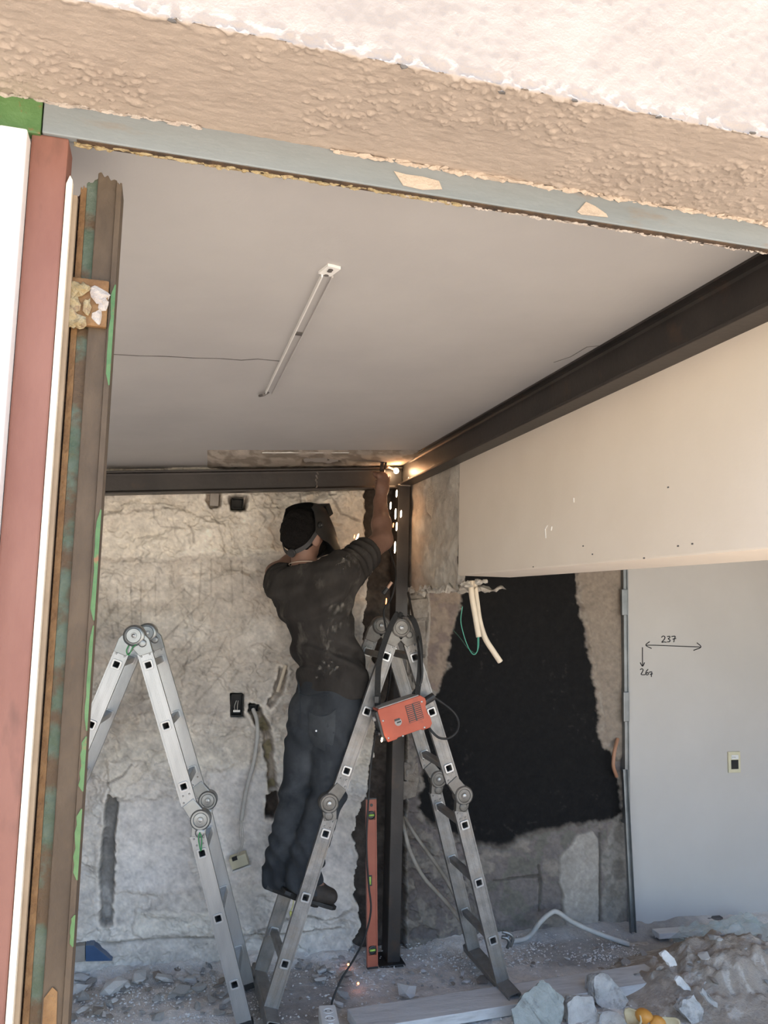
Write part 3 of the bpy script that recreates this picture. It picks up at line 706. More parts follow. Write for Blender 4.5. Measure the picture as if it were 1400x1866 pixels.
def ladder(name, label, hub, legs, Yn, Yf, am, hm, stab, group):
    t = thing(name, label, 'ladder', (hub[0], (Yn+Yf)/2, 0), group)
    up = np.array([0, 0, 1.]); ydir = np.array([0, 1., 0])
    for leg in legs:
        mid, foot, holes_u, holes_l, out = leg['mid'], leg['foot'], leg['hu'], leg['hl'], leg['out']
        H = V3((hub[0], 0, hub[1])); M = V3((mid[0], 0, mid[1])); Fp = V3((foot[0], 0, foot[1]))
        d1 = nrm(M-H); d2 = nrm(Fp-M)
        # the rails run a little outside the hinge centre line
        for Y, near in ((Yn, True), (Yf, False)):
            a = H+d1*.072+np.array([out*.020, 0, 0]); b = M-d1*.062
            snap = lambda Q, p, q: [tuple((lambda w: (p+nrm(q-p)*((w-p)@nrm(q-p))))(V3((h[0], 0, h[1])))[[0, 2]]) for h in Q]
            holes_u = snap(holes_u, a, b); holes_l = snap(holes_l, M+d2*.062, Fp)
            r1, dd, nv = rail_seg((a[0], a[2]), (b[0], b[2]), Y, holes_u); rail = mk('rail', r1, am, t)
            a2 = M+d2*.062; r2, dd2, nv2 = rail_seg((a2[0], a2[2]), (Fp[0], Fp[2]), Y, holes_l); rail2 = mk('rail', r2, am, t)
            yo = Y-.007
            for q, R_, dv, nn, sg in ((a, rail, dd, nv, 1), (b, rail, dd, nv, -1), (a2, rail2, dd2, nv2, 1)):
                for i in (0, 1):
                    for j in (-1, 1):
                        c = q+dv*sg*(.012+.027*i)+nn*j*(.017-.004*i)+np.array([0, Y, 0])
                        mk('rivet', lathe(c, (0, -1, 0), [(.004, 0), (.0038, .0025), (.002, .004)], 8), 'rivet_metal', R_)
            # hinge plates and the mid hinge disc
            hc = M+np.array([out*.027, 0, 0])
            for q0, q1, dv in ((b, hc, d1), (a2, hc, d2)):
                side = np.array([-dv[2], 0, dv[0]]); pl = []
                p0 = q0+(dv*-.005 if q0 is b else dv*.005); ax = nrm(q1-p0); L = np.linalg.norm(q1-p0); sd = np.array([-ax[2], 0, ax[0]])
                mk('hinge_arm', prism([(-.004, -.026), (L*.6, -.030), (L, -.022), (L, .022), (L*.6, .030), (-.004, .026)], p0+np.array([0, yo, 0]), ax, sd, ydir, RT+.006), hm, t, bevel=.002)
            hd = mk('hinge_disc', lathe(hc+np.array([0, Y-.012, 0]), (0, 1, 0), [(.004, -.004), (.012, -.004), (.013, -.001), (.026, 0), (.029, -.003), (.036, -.003), (.041, .002), (.041, .044)], 28), hm, t, smooth='auto')
            mk('pivot_bolt', lathe(hc+np.array([0, Y-.013, 0]), (0, -1, 0), [(.008, 0), (.008, .005), (.003, .006)], 10), 'rivet_metal', hd)
            mk('release_catch', lathe(M+d2*.052+np.array([out*.012, Y-.010, 0]), (0, 1, 0), [(.006, -.004), (.014, -.003), (.019, .0), (.019, .012)], 16), hm, hd)
        for Hs, dv in ((holes_u, dd), (holes_l, dd2)):
            nv = np.array([-dv[2], 0, dv[0]])
            for h in Hs:
                c = np.array([h[0], Yn-.003, h[1]])
                r = mk('rung', ringprism(rsq(.0143), rsq(.0118), c, dv, nv, ydir, Yf-Yn+RT+.006), am, t)
                for yy in (Yn-.005, Yf-.005):
                    mk('rung_collar', ringprism(rsq(.0192), rsq(.0128), (h[0], yy-.001, h[1]), dv, nv, ydir, .005), 'bright_rim', r, bevel=.001)
        if stab:
            nv = np.array([-d2[2], 0, d2[0]])
            sb = mk('stabiliser_bar', ringprism([(a*1.5, b) for a, b in rsq(.020)], [(a*1.5, b) for a, b in rsq(.0165)], Fp+d2*.020+np.array([0, Yn-.12, 0]), nv, d2, ydir, Yf-Yn+.20), am, t)
        else:
            for Y in (Yn, Yf):
                mk('foot_cap', obox(Fp-d2*.008+np.array([0, Y+RT/2, 0]), (.033, RT/2+.003, .012), (np.array([-d2[2], 0, d2[0]]), (0, 1, 0), d2)), 'black_rubber', t, bevel=.002)
    # top hinge
    for Y in (Yn, Yf):
        c = np.array([hub[0], Y-.014, hub[1]])
        hd = mk('hinge_disc', lathe(c, (0, 1, 0), [(.004, -.003), (.012, -.003), (.013, 0), (.028, .0), (.031, -.003), (.038, -.002), (.043, .003), (.043, .048)], 30), hm, t, smooth='auto')
        mk('pivot_bolt', lathe(c, (0, -1, 0), [(.009, 0), (.009, .005), (.003, .007)], 10), 'rivet_metal', hd)
        for leg in legs:
            H = V3((hub[0], 0, hub[1])); M = V3((leg['mid'][0], 0, leg['mid'][1])); dv = nrm(M-H); sd = np.array([-dv[2], 0, dv[0]])*leg['out']
            st = H+np.array([leg['out']*.006, Y-.006, 0])
            mk('hinge_arm', prism([(-.030, -.022), (-.012, .026), (.030, .046), (.085, .044), (.085, -.010), (.03, -.034)], st, dv, sd, ydir, RT+.008), hm, t, bevel=.002)
        mk('release_catch', lathe(np.array([hub[0]+.036, Y-.012, hub[1]-.030]), (0, 1, 0), [(.006, -.004), (.012, -.003), (.016, .0), (.016, .012)], 16), hm, hd)
    return t
def lerp_pts(a, b, ts): return [(a[0]+(b[0]-a[0])*t, a[1]+(b[1]-a[1])*t) for t in ts]
# dusty ladder under the man
HUB = (1.018, 1.580)
Lm, Lf = (.748, .848), (.512, .062); Rm, Rf = (1.292, .860), (1.512, .075)
ladR = ladder('folding_ladder', 'dusty aluminium folding ladder the man stands on, orange welder hanging from it', HUB,
       [dict(mid=Lm, foot=Lf, hu=[(.962, 1.452), (.880, 1.220), (.808, .972)], hl=[(.727, .720), (.650, .472), (.567, .222)], out=-1),
        dict(mid=Rm, foot=Rf, hu=[(1.085, 1.452), (1.168, 1.218), (1.247, .976)], hl=[(1.322, .733), (1.404, .492), (1.481, .251)], out=1)], 3.49, 3.83, 'dusty_aluminium', 'worn_hinge', True, 'folding ladders')
# clean ladder on the left
HUBL = (-.098, 1.527)
ladL = ladder('folding_ladder', 'clean shiny aluminium folding ladder at the left, half hidden by the rusty frame', HUBL,
       [dict(mid=(.176, .803), foot=(.414, .012), hu=[(-.027, 1.413), (.044, 1.168), (.115, .926)], hl=[(.197, .667), (.277, .419), (.358, .171)], out=1),
        dict(mid=(-.377, .803), foot=(-.60, .012), hu=[(-.175, 1.415), (-.243, 1.171), (-.318, .926)], hl=[(-.40, .667), (-.475, .419), (-.55, .171)], out=-1)], 3.53, 3.86, 'clean_aluminium', 'zinc_hinge', False, 'folding ladders')
mk('hinge_cord', tube(spline([pY(236, 1176, 3.515), pY(232, 1186, 3.51), pY(236, 1194, 3.515), pY(243, 1180, 3.515), pY(250, 1174, 3.515)], 5), .0022, 6), 'green_cord', ladL, smooth=True)
mk('hinge_cord', tube(spline([pY(366, 1512, 3.515), pY(370, 1524, 3.51), pY(368, 1545, 3.515), pY(364, 1524, 3.515), pY(366, 1512, 3.515)], 5), .0022, 6), 'green_cord', ladL, smooth=True)

ladL.rotation_euler.z = -.14; ladL.location.x += .022; ladL.location.y -= .0

# ------------------------------------------------------------------ orange welding inverter hung by its strap
mat('orange_shell', (.40, .068, .028), (.46, .088, .040), rough=.5, scale=10, bump=.05, c3=(.28, .06, .035), s3=8, k3=(.62, .75))
mat('grey_shell', (.30, .28, .26), (.38, .36, .34), rough=.6, scale=14)
mat('black_plastic', (.016, .015, .015), (.028, .026, .025), rough=.45, scale=18)
mat('strap_black', (.009, .0085, .008), (.015, .014, .013), rough=.8, scale=60, bump=.3)
YI = 3.385
wc = pY(739, 1309, YI)
inv = thing('welding_inverter', 'orange welding inverter hanging tilted from the ladder by a black strap', 'welder', wc)
e = pY(787, 1289, YI)-pY(702, 1318, YI); e = nrm(e); eu = np.array([-e[2], 0, e[0]])
w2, h2, dp = .107, .071, .085
shell = [(-w2+.004, h2), (-w2, h2-.006), (-w2, -h2*.55), (-w2+.008, -h2), (-w2*.55, -h2), (-w2*.5, -h2+.005), (w2*.5, -h2+.005), (w2*.55, -h2), (w2-.014, -h2), (w2, -h2+.014), (w2, -h2*.35), (w2-.008, -h2*.12), (w2-.008, h2*.3), (w2, h2*.5), (w2, h2-.018), (w2-.018, h2)]
sh = mk('case', prism(shell, wc, e, eu, (0, 1, 0), dp), 'orange_shell', inv, bevel=.003)
mk('top_cover', obox(wc+eu*(h2+.001)+np.array([0, dp/2, 0])-e*.008, (w2-.016, dp/2-.004, .003), (e, (0, 1, 0), eu)), 'grey_shell', inv, bevel=.001)
mk('front_panel', obox(wc-e*(w2+.004)+np.array([0, dp/2, 0]), (.006, dp/2-.004, h2-.008), (e, (0, 1, 0), eu)), 'black_plastic', inv, bevel=.002)
mk('socket_knob', lathe(wc-e*(w2+.008)+np.array([0, .025, 0])-eu*.03, -e, [(.013, 0), (.013, .012), (.008, .014)], 14), 'black_plastic', inv)
mk('socket_knob', lathe(wc-e*(w2+.008)+np.array([0, .06, 0])-eu*.03, -e, [(.013, 0), (.013, .012), (.008, .014)], 14), 'black_plastic', inv)
mk('dial', lathe(wc-e*(w2+.008)+np.array([0, .042, 0])+eu*.03, -e, [(.011, 0), (.009, .012), (.004, .013)], 14), 'grey_shell', inv)
vg = mk('vent_grille', obox(wc+e*.045+eu*.012-np.array([0, .0006, 0]), (.033, .0012, .037), (e, (0, 1, 0), eu)), 'black_plastic', inv)
for k in range(9):
    mk('vent_slat', obox(wc+e*(.045)+eu*(.012-.033+k*.0082)-np.array([0, .0018, 0]), (.031, .0012, .0020), (e, (0, 1, 0), eu)), 'orange_shell', vg)
mk('vent_bar', obox(wc+e*.045+eu*.012-np.array([0, .0022, 0]), (.003, .0014, .035), (e, (0, 1, 0), eu)), 'black_plastic', vg)
# worn round emblem
lg = mk('emblem', lathe(wc-e*.034-eu*.005, (0, -1, 0), [(.016, -.001), (.0155, .0008), (.011, .0009), (.0105, .0003), (.001, .0003)], 20), 'grey_shell', inv)
mk('emblem_mark', join(obox(wc-e*.036+eu*.006-np.array([0, .001, 0]), (.012, .0008, .004), (e, (0, 1, 0), eu)), obox(wc-e*.031-eu*.006-np.array([0, .001, 0]), (.009, .0008, .003), (e, (0, 1, 0), eu))), 'black_plastic', lg)
for a, b in ((-.092, -.055), (-.03, -.066), (.088, .044), (.07, -.062), (-.095, .02)):
    mk('screw', lathe(wc+e*a+eu*b, (0, -1, 0), [(.0045, -.001), (.0045, .001), (.0025, .002)], 8), 'rivet_metal', inv)
def ribbon3(P, wv, t=.0025):
    P = [V3(p) for p in P]; S = []
    for a, b in zip(P[:-1], P[1:]):
        d = nrm(b-a); s = nrm(V3(wv)-d*(d@V3(wv))); S.append(obox((a+b)/2, (np.linalg.norm(b-a)/2+.002, np.linalg.norm(wv)/2, t/2), (d, s, np.cross(d, s))))
    return join(*S)
top = V3((HUB[0], 3.50, HUB[1]+.046))
mk('strap', ribbon3(spline([wc-e*(w2-.002)+eu*(h2-.01)+np.array([0, .04, 0]), pY(688, 1290, 3.45), pY(690, 1215, 3.45), pY(703, 1165, 3.455), pY(722, 1122, 3.46), top+np.array([.0, -.03, .004]), pY(752, 1128, 3.46), pY(764, 1165, 3.455), pY(766, 1215, 3.45), wc+e*(w2-.02)+eu*(h2-.001)+np.array([0, .04, 0])], 6), (.026, .006, 0)), 'strap_black', inv)
mk('strap_buckle', obox(pY(686, 1275, 3.44), (.010, .006, .014)), 'black_plastic', inv, bevel=.002)
# plug and lead at the right end
mk('cable_gland', cyl(wc+e*(w2-.006)+eu*.028+np.array([0, .045, 0]), wc+e*(w2+.052)+eu*.040+np.array([0, .05, 0]), .017, 14), 'black_plastic', inv)
mk('lead_loop', tube(spline([wc+e*(w2+.05)+eu*.039+np.array([0, .05, 0]), pY(822, 1293, 3.45), pY(835, 1312, 3.44), pY(833, 1332, 3.42), pY(818, 1345, 3.41), pY(800, 1344, 3.41), pY(785, 1330, 3.42), wc+e*(w2-.01)-eu*.05+np.array([0, .05, 0])], 8), .0052, 8), 'black_rubber', inv, smooth=True)

# ------------------------------------------------------------------ cables
def cable(name, label, pts, r, m='black_rubber', n=10, cat='cable', group=None):
    o = mk(name, tube(spline(pts, n), r, 8), m, smooth=True); tag(o, label, cat, group); return o
cable('welding_cable', 'black welding cable hanging from the electrode holder past the ladder top', [pY(699, 884, 3.83), pY(706, 930, 3.82), pY(706, 985, 3.80), pY(716, 1020, 3.78), pY(722, 1050, 3.74), pY(714, 1088, 3.72), pY(700, 1112, 3.70), pY(704, 1150, 3.70), pY(712, 1215, 3.66), pY(706, 1268, 3.60), pY(694, 1300, 3.48), wc-e*(w2+.018)+np.array([0, .06, 0])-eu*.03], .0045)
cable('welding_cable', 'thick black cable draped over the column side of the ladder hinge', [pY(744, 1080, 3.90), pY(752, 1120, 3.80), pY(762, 1160, 3.46), pY(768, 1200, 3.44), pY(768, 1240, 3.44), wc+e*(w2-.035)+eu*(h2+.006)+np.array([0, .05, 0])], .006)
cable('power_cable', 'thin black power cable running down to the socket strip on the floor', [wc-e*(w2+.016)+np.array([0, .02, 0])-eu*.03, pY(684, 1345, 3.43), pY(676, 1395, 3.45), pY(671, 1470, 3.46), pY(668, 1540, 3.46), pY(672, 1610, 3.47), pY(676, 1660, 3.48), pY(664, 1710, 3.50), pY(645, 1748, 3.52), pY(622, 1785, 3.52), pY(607, 1820, 3.50), pY(603, 1842, 3.47)], .0042)
# loose connector hanging by the column
cn = thing('cable_connector', 'black cable connector with copper tip hanging beside the column', 'connector', pY(704, 1072, 3.74))
mk('plug_body', cyl(pY(698, 1082, 3.74), pY(706, 1072, 3.74), .012, 12), 'black_plastic', cn)
mat('copper', (.45, .28, .20), (.55, .36, .26), rough=.45, metal=.6)
mk('plug_tip', cyl(pY(706, 1072, 3.74), pY(714, 1061, 3.74), .008, 12), 'copper', cn)
# socket strip
mat('white_plastic', (.72, .71, .68), (.78, .77, .74), rough=.4)
ss = pZ(597, 1852, .03)
st = thing('socket_strip', 'white extension socket strip on the dusty floor', 'socket strip', (ss[0], ss[1], .0))
dS = nrm(pZ(597, 1900, .03)-pZ(597, 1840, .03)); dS = nrm((dS[0]+.1, dS[1], 0)); sS = np.array([-dS[1], dS[0], 0])
mk('strip_body', obox((ss[0]+dS[0]*.10, ss[1]+dS[1]*.10, .034), (.13, .034, .026), (dS, sS, (0, 0, 1))), 'white_plastic', st, bevel=.006)
for k in range(3):
    so = mk('socket', lathe((ss[0]+dS[0]*(.02+.06*k), ss[1]+dS[1]*(.02+.06*k), .0605), (0, 0, 1), [(.022, -.002), (.022, .001), (.018, .001), (.017, -.001), (.001, -.001)], 18), 'white_plastic', st)
    mk('socket_hole', join(*[lathe((ss[0]+dS[0]*(.02+.06*k)+sS[0]*q, ss[1]+dS[1]*(.02+.06*k)+sS[1]*q, .0597), (0, 0, 1), [(.003, 0), (.003, .0012)], 8) for q in (-.009, .009)]), 'black_plastic', so)

# ------------------------------------------------------------------ spirit level leaning by the column
mat('level_red', (.33, .080, .042), (.37, .10, .055), rough=.45, scale=10, c3=(.27, .09, .055), s3=8, k3=(.6, .75))
mat('vial_green', (.35, .55, .08), (.42, .62, .12), rough=.15)
mat('glass_clear', (.5, .55, .45), rough=.1)
YL = 3.855
l0, l1 = pY(678.5, 1762, YL), pY(676, 1455, YL+.03)
l0[2] = max(l0[2], .006)
dl = nrm(l1-l0); sl_ = nrm(np.cross((0, 1, 0), dl)); fl = np.cross(dl, sl_)
LL = np.linalg.norm(l1-l0)
lv = thing('spirit_level', 'long red spirit level standing upright beside the steel column', 'spirit level', l0)
hw = .0245
def lb(s0, s1, a, b, f0, f1): return obox(l0+dl*(s0+s1)/2+sl_*(a+b)/2+fl*(f0+f1)/2, ((s1-s0)/2, (b-a)/2, abs(f1-f0)/2), (dl, sl_, fl))
yb = [LL*.10, LL*.51, LL*.90]
# openings stay free around the three vials
mk('level_body', join(lb(0, LL, -hw, -hw+.006, -.011, .011), lb(0, LL, hw-.006, hw, -.011, .011), lb(0, yb[0]-.02, -hw+.006, hw-.006, -.009, .009), lb(yb[0]+.02, yb[1]-.024, -hw+.006, hw-.006, -.009, .009), lb(yb[1]+.024, yb[2]-.02, -hw+.006, hw-.006, -.009, .009), lb(yb[2]+.02, LL, -hw+.006, hw-.006, -.009, .009), lb(yb[1]-.024, yb[1]+.024, .000, hw-.006, -.009, .009), *[lb(q-.02, q+.02, -hw+.006, hw-.006, -.002, .009) for q in (yb[0], yb[2])]), 'level_red', lv)
for q in (yb[0], yb[2]):
    vr = mk('vial_ring', lathe(l0+dl*q-fl*.002, -fl, [(.019, 0), (.019, .009), (.016, .010), (.015, .004), (.001, .004)], 20), 'black_plastic', lv, smooth='auto')
    mk('vial', cyl(l0+dl*(q)-sl_*.013-fl*.008, l0+dl*q+sl_*.013-fl*.008, .005, 10), 'vial_green', vr, smooth=True)
vr = mk('vial_holder', lb(yb[1]-.024, yb[1]+.024, -hw+.004, .0, -.010, .010), 'black_plastic', lv)
mk('vial', cyl(l0+dl*(yb[1]-.017)-sl_*.0105-fl*.009, l0+dl*(yb[1]+.017)-sl_*.0105-fl*.009, .006, 10), 'vial_green', vr, smooth=True)
mk('hang_hole', lathe(l0+dl*(LL-.028)-fl*.0115, -fl, [(.007, 0), (.007, .0012), (.004, .0012)], 14), 'black_plastic', lv)
mk('end_cap', lb(-.005, .004, -hw-.001, hw+.001, -.012, .012), 'black_plastic', lv, bevel=.001)
mk('end_cap', lb(LL-.003, LL+.004, -hw-.001, hw+.001, -.012, .012), 'black_plastic', lv, bevel=.001)

# ------------------------------------------------------------------ the welder: fields of soft shapes turned into surfaces
class Field:
    def __init__(s, lo, hi, h):
        s.h = h; s.ax = [np.arange(lo[k], hi[k], h) for k in range(3)]
        s.D = np.full([len(a) for a in s.ax], .5)
    def sub(s, lo, hi):
        sl = tuple(slice(max(0, int((lo[k]-s.ax[k][0])/s.h)), min(len(s.ax[k]), int((hi[k]-s.ax[k][0])/s.h)+2)) for k in range(3))
        P = np.stack(np.meshgrid(*[s.ax[k][sl[k]] for k in range(3)], indexing='ij'), -1); return sl, P
    def mix(s, sl, d, k):
        A = s.D[sl]; g = np.clip(.5+.5*(A-d)/k, 0, 1); s.D[sl] = A*(1-g)+d*g-k*g*(1-g)
    def cone(s, a, b, ra, rb, k=.02):
        a = V3(a); b = V3(b); m = max(ra, rb)+k+3*s.h
        sl, P = s.sub(np.minimum(a, b)-m, np.maximum(a, b)+m); e = b-a
        t = np.clip(((P-a)@e)/(e@e), 0, 1); d = np.linalg.norm(P-a-t[..., None]*e, axis=-1)-(ra+(rb-ra)*t); s.mix(sl, d, k)
    def chain(s, pts, rs, k=.02):
        for i in range(len(pts)-1): s.cone(pts[i], pts[i+1], rs[i], rs[i+1], k)
    def econe(s, a, b, side, wa, wb, k=.03):          # elliptic: (half width along side, half depth)
        a = V3(a); b = V3(b); m = max(*wa, *wb)+k+3*s.h; sl, P = s.sub(np.minimum(a, b)-m, np.maximum(a, b)+m)
        e = b-a; L2 = e@e; dn = e/math.sqrt(L2); sd = nrm(V3(side)-dn*(dn@V3(side))); fw = np.cross(dn, sd)
        q = P-a; t0 = (q@e)/L2; t = np.clip(t0, 0, 1); u = q@sd; v = q@fw; w = (t0-t)*math.sqrt(L2)
        A = wa[0]+(wb[0]-wa[0])*t; B = wa[1]+(wb[1]-wa[1])*t; C = np.minimum(A, B)
        d = (np.sqrt((u/A)**2+(v/B)**2+(w/C)**2)-1)*C; s.mix(sl, d, k)
    def ell(s, c, ax, r, k=.02):
        c = V3(c); m = max(r)+k+3*s.h; sl, P = s.sub(c-m, c+m); q = P-c
        d = (np.sqrt(sum(((q@V3(ax[i]))/r[i])**2 for i in range(3)))-1)*min(r); s.mix(sl, d, k)
    def cut(s, o, n):                                   # remove what lies on the n side of the plane
        P = np.stack(np.meshgrid(*s.ax, indexing='ij'), -1); s.D = np.maximum(s.D, (P-V3(o))@nrm(n))
    def mesh(s, name, m, parent, warp=None):
        D = s.D; h = s.h; n = np.array(D.shape)
        if warp is not None:
            P = np.stack(np.meshgrid(*s.ax, indexing='ij'), -1); D = D+warp(P)
        pos = np.zeros(tuple(n-1)+(3,)); cnt = np.zeros(tuple(n-1))
        org = np.array([a[0] for a in s.ax]); quads = []
        idx = np.full(tuple(n-1), -1, int); cross = []
        for ax in range(3):
            s0 = [slice(None)]*3; s1 = [slice(None)]*3; s0[ax] = slice(0, -1); s1[ax] = slice(1, None)
            A = D[tuple(s0)]; B = D[tuple(s1)]; X = (A < 0) != (B < 0); I = np.argwhere(X); t = (A[X]/(A[X]-B[X]))
            p = I.astype(float); p[:, ax] += t; o = [k for k in range(3) if k != ax]
            for da in (0, 1):
                for db in (0, 1):
                    c = I.copy(); c[:, o[0]] -= da; c[:, o[1]] -= db
                    ok = ((c >= 0) & (c < n-1)).all(1); cc = c[ok]
                    np.add.at(pos, tuple(cc.T), p[ok]); np.add.at(cnt, tuple(cc.T), 1)
            cross.append((I, (A < 0)[X], o, ax))
        W = np.argwhere(cnt > 0); idx[tuple(W.T)] = np.arange(len(W))
        V = pos[tuple(W.T)]/cnt[tuple(W.T)][:, None]*h+org
        for I, neg, o, ax in cross:
            ok = (I[:, o[0]] > 0) & (I[:, o[1]] > 0) & (I[:, o[0]] < n[o[0]]-1) & (I[:, o[1]] < n[o[1]]-1); I = I[ok]; ng = neg[ok]
            q = []
            for da, db in ((1, 1), (0, 1), (0, 0), (1, 0)):
                c = I.copy(); c[:, o[0]] -= da; c[:, o[1]] -= db; q.append(idx[tuple(c.T)])
            q = np.stack(q, 1); fl_ = ng if ax != 1 else ~ng; q[~fl_] = q[~fl_][:, ::-1]; quads.append(q)
        Q = np.concatenate(quads); Q = Q[(Q >= 0).all(1)]
        me = bpy.data.meshes.new(name); me.vertices.add(len(V)); me.vertices.foreach_set('co', V.reshape(-1).astype(np.float32))
        me.loops.add(len(Q)*4); me.loops.foreach_set('vertex_index', Q.reshape(-1).astype(np.int32)); me.polygons.add(len(Q)); me.polygons.foreach_set('loop_start', np.arange(0, len(Q)*4, 4, dtype=np.int32))
        me.polygons.foreach_set('use_smooth', np.ones(len(Q), bool)); me.update(calc_edges=True); me.validate()
        me.materials.append(MATS[m]); return link(bpy.data.objects.new(name, me), parent)

mat('skin', (.205, .112, .078), (.25, .14, .10), rough=.55, scale=14, bump=.05, c3=(.17, .095, .068), s3=9, k3=(.55, .7))
mat('shirt_cloth', (.026, .0225, .020), (.043, .038, .034), rough=.9, scale=9, bump=.25, bscale=25, c3=(.13, .115, .098), s3=7, k3=(.56, .78), spec=.2, stretch=(1.3, 1.3, .7))
mat('jeans_cloth', (.026, .029, .033), (.044, .048, .053), rough=.9, scale=7, bump=.2, bscale=30, c3=(.078, .083, .089), s3=5, k3=(.48, .72), spec=.2)
mat('boot_leather', (.022, .017, .013), (.04, .03, .023), rough=.7, scale=20, bump=.3)
mat('hair_black', (.005, .0045, .004), (.011, .009, .008), rough=.85, spec=.15, scale=90, bump=1., bscale=160)
mat('mask_black', (.012, .0115, .011), (.022, .021, .02), rough=.42, scale=12)
mat('band_black', (.011, .0105, .01), (.018, .017, .016), rough=.6, spec=.3)
mat('pale_cord', (.45, .36, .28), rough=.5)
fx = nrm((.77, .64, 0)); rx = np.array([fx[1], -fx[0], 0])        # he faces fx; his right hand side is rx
man = thing('person', 'man in dark T-shirt and jeans wearing a black welding mask, standing on the ladder', 'person', (.65, 3.62, .47))
PEL, WST, CHS, NCK = pY(600, 1262, 3.66), pY(592, 1172, 3.65), pY(575, 1092, 3.65), pY(556, 1036, 3.67)
LH, RH = pY(575, 1292, 3.71), pY(622, 1292, 3.61)
LK, RK = pY(541, 1445, 3.71), pY(597, 1445, 3.60)
LA, RA = pY(508, 1588, 3.70), pY(550, 1592, 3.585)
LS, RS = pY(520, 1066, 3.73), pY(628, 1040, 3.57)
LE, LWr = pY(503, 1044, 3.90), pY(566, 1006, 3.93)
RE, RW_ = pY(697, 984, 3.70), pY(693, 914, 3.83)
RHd = pY(693, 884, 3.86)
HF = nrm((.70, .55, .36)); HR = nrm(np.cross(HF, (0, 0, 1))); HU = np.cross(HR, HF)
HR = nrm(HR+HU*-.02); HU = np.cross(HR, HF)
HC = pY(556, 976, 3.69)
def hv(f, r, u): return HC+HF*f+HR*r+HU*u
def body_parts(F):
    F.econe(PEL, WST, rx, (.135, .095), (.125, .085)); F.econe(WST, CHS, rx, (.125, .085), (.15, .098)); F.econe(CHS, (CHS+NCK)/2+V3((0, 0, .015)), rx, (.15, .095), (.10, .07))
    F.cone(LS, RS, .058, .058, .05); F.cone(NCK-V3((0, 0, .03)), hv(-.03, 0, -.06), .060, .056, .03)
    F.chain([LH, LK, LA], [.082, .055, .042]); F.chain([RH, RK, RA], [.082, .055, .042])
    F.cone(LS, LE, .054, .048); F.chain([LE, LE*.55+LWr*.45, LWr], [.046, .047, .031])
    F.cone(RS, RE, .056, .049); F.chain([RE, RE*.6+RW_*.4, RW_], [.047, .046, .030])
    # head: skull, jaw, nose, brow, ears
    F.ell(hv(-.012, 0, .02), (HF, HR, HU), (.098, .076, .098), .02); F.ell(hv(.03, 0, -.045), (HF, HR, HU), (.062, .055, .062), .03)
    F.cone(hv(.085, 0, .01), hv(.108, 0, -.022), .010, .014, .012); F.cone(hv(.075, -.03, .025), hv(.075, .03, .025), .012, .012, .015)
    F.cone(hv(.082, -.02, -.055), hv(.082, .02, -.055), .009, .009, .01)
    for sgn in (-1, 1):
        c = hv(-.024, sgn*.083, -.010)
        F.ell(c, (nrm(HF*.9-HU*.25), nrm(HR*.95-HF*sgn*.3), nrm(HU*.9+HF*.25)), (.022, .010, .036), .006)
    # feet
    for A, tox, toy, Y in ((LA, 572, 1630, 3.70), (RA, 604, 1632, 3.60)):
        T = pY(tox, toy, Y); F.chain([A, A*.5+T*.5-V3((0, 0, .012)), A*.15+T*.85-V3((0, 0, .008))], [.036, .027, .020], .03)
def hand(F, W, C, axis, palm_n, sgn):
    # fist closed round a grip: C grip centre, axis along the grip, palm_n from the grip out to the back of the hand
    ax = nrm(axis); pn = nrm(V3(palm_n)-ax*(ax@V3(palm_n))); s3 = np.cross(ax, pn)*sgn
    B = C+pn*.024
    F.chain([W, W*.4+B*.6, B+ax*.010], [.030, .028, .026], .02)
    F.econe(B-ax*.032-s3*.004, B+ax*.032-s3*.004, s3, (.034, .015), (.030, .014), .012)
    for i in range(4):
        o = B+ax*(-.033+.022*i)+s3*.026; rr = (.0085, .0095, .0098, .009)[i]; ln = (.85, .97, 1.04, .98)[i]
        p1 = C+ax*(-.033+.0215*i)+s3*.034*ln-pn*.008; p2 = C+ax*(-.032+.0210*i)+s3*.014-pn*.028*ln; p3 = C+ax*(-.031+.0205*i)-s3*.010-pn*.024
        F.chain([o, p1, p2, p3], [rr*1.08, rr, rr*.95, rr*.85], .0045)
    th0 = B+ax*.016-s3*.028; F.chain([th0, C+ax*.034-s3*.036-pn*.004, C+ax*.040-s3*.016-pn*.026, C+ax*.036+s3*.004-pn*.034], [.015, .012, .0105, .009], .006)
GRIP_A, GRIP_B = pY(692, 898, 3.845), pY(698, 850, 3.885)
gax = nrm(GRIP_B-GRIP_A); GC = pY(694, 879, 3.862)
F = Field((.36, 3.46, .40), (1.10, 4.06, 2.46), .0062)
body_parts(F)
hand(F, RW_, GC, gax, (.30, -.85, 0), 1)
hand(F, LWr, hv(.07, -.085, -.045), HU, -HR*.9+HF*.2, -1)
F.mesh('body', 'skin', man)

# T-shirt
def noise3(P, s, f): return vnoise(P[..., 0]*f+P[..., 1]*f*.7, P[..., 2]*f+P[..., 1]*f*.4, s)-.5
F = Field((.36, 3.44, 1.18), (1.04, 3.98, 2.04), .0066)
HEM = PEL+V3((.012, 0, .03))
F.econe(HEM-V3((0, 0, .12)), HEM+V3((0, 0, .05)), rx, (.182, .128), (.172, .120), .03); F.econe(HEM+V3((0, 0, .05)), WST, rx, (.172, .120), (.148, .108), .03); F.econe(WST, CHS, rx, (.148, .108), (.182, .118), .04)
F.econe(CHS, (CHS+NCK)/2, rx, (.182, .116), (.125, .085), .04)
F.cone(LS, RS, .074, .074, .06); F.cone(CHS*.5+LS*.5, LS, .085, .074, .05); F.cone(CHS*.5+RS*.5, RS, .085, .076, .05)
eL = LS*.42+LE*.58; eR = RS*.40+RE*.60
F.cone(LS, LE, .072, .070, .03); F.cone(RS, RE, .076, .078, .04)
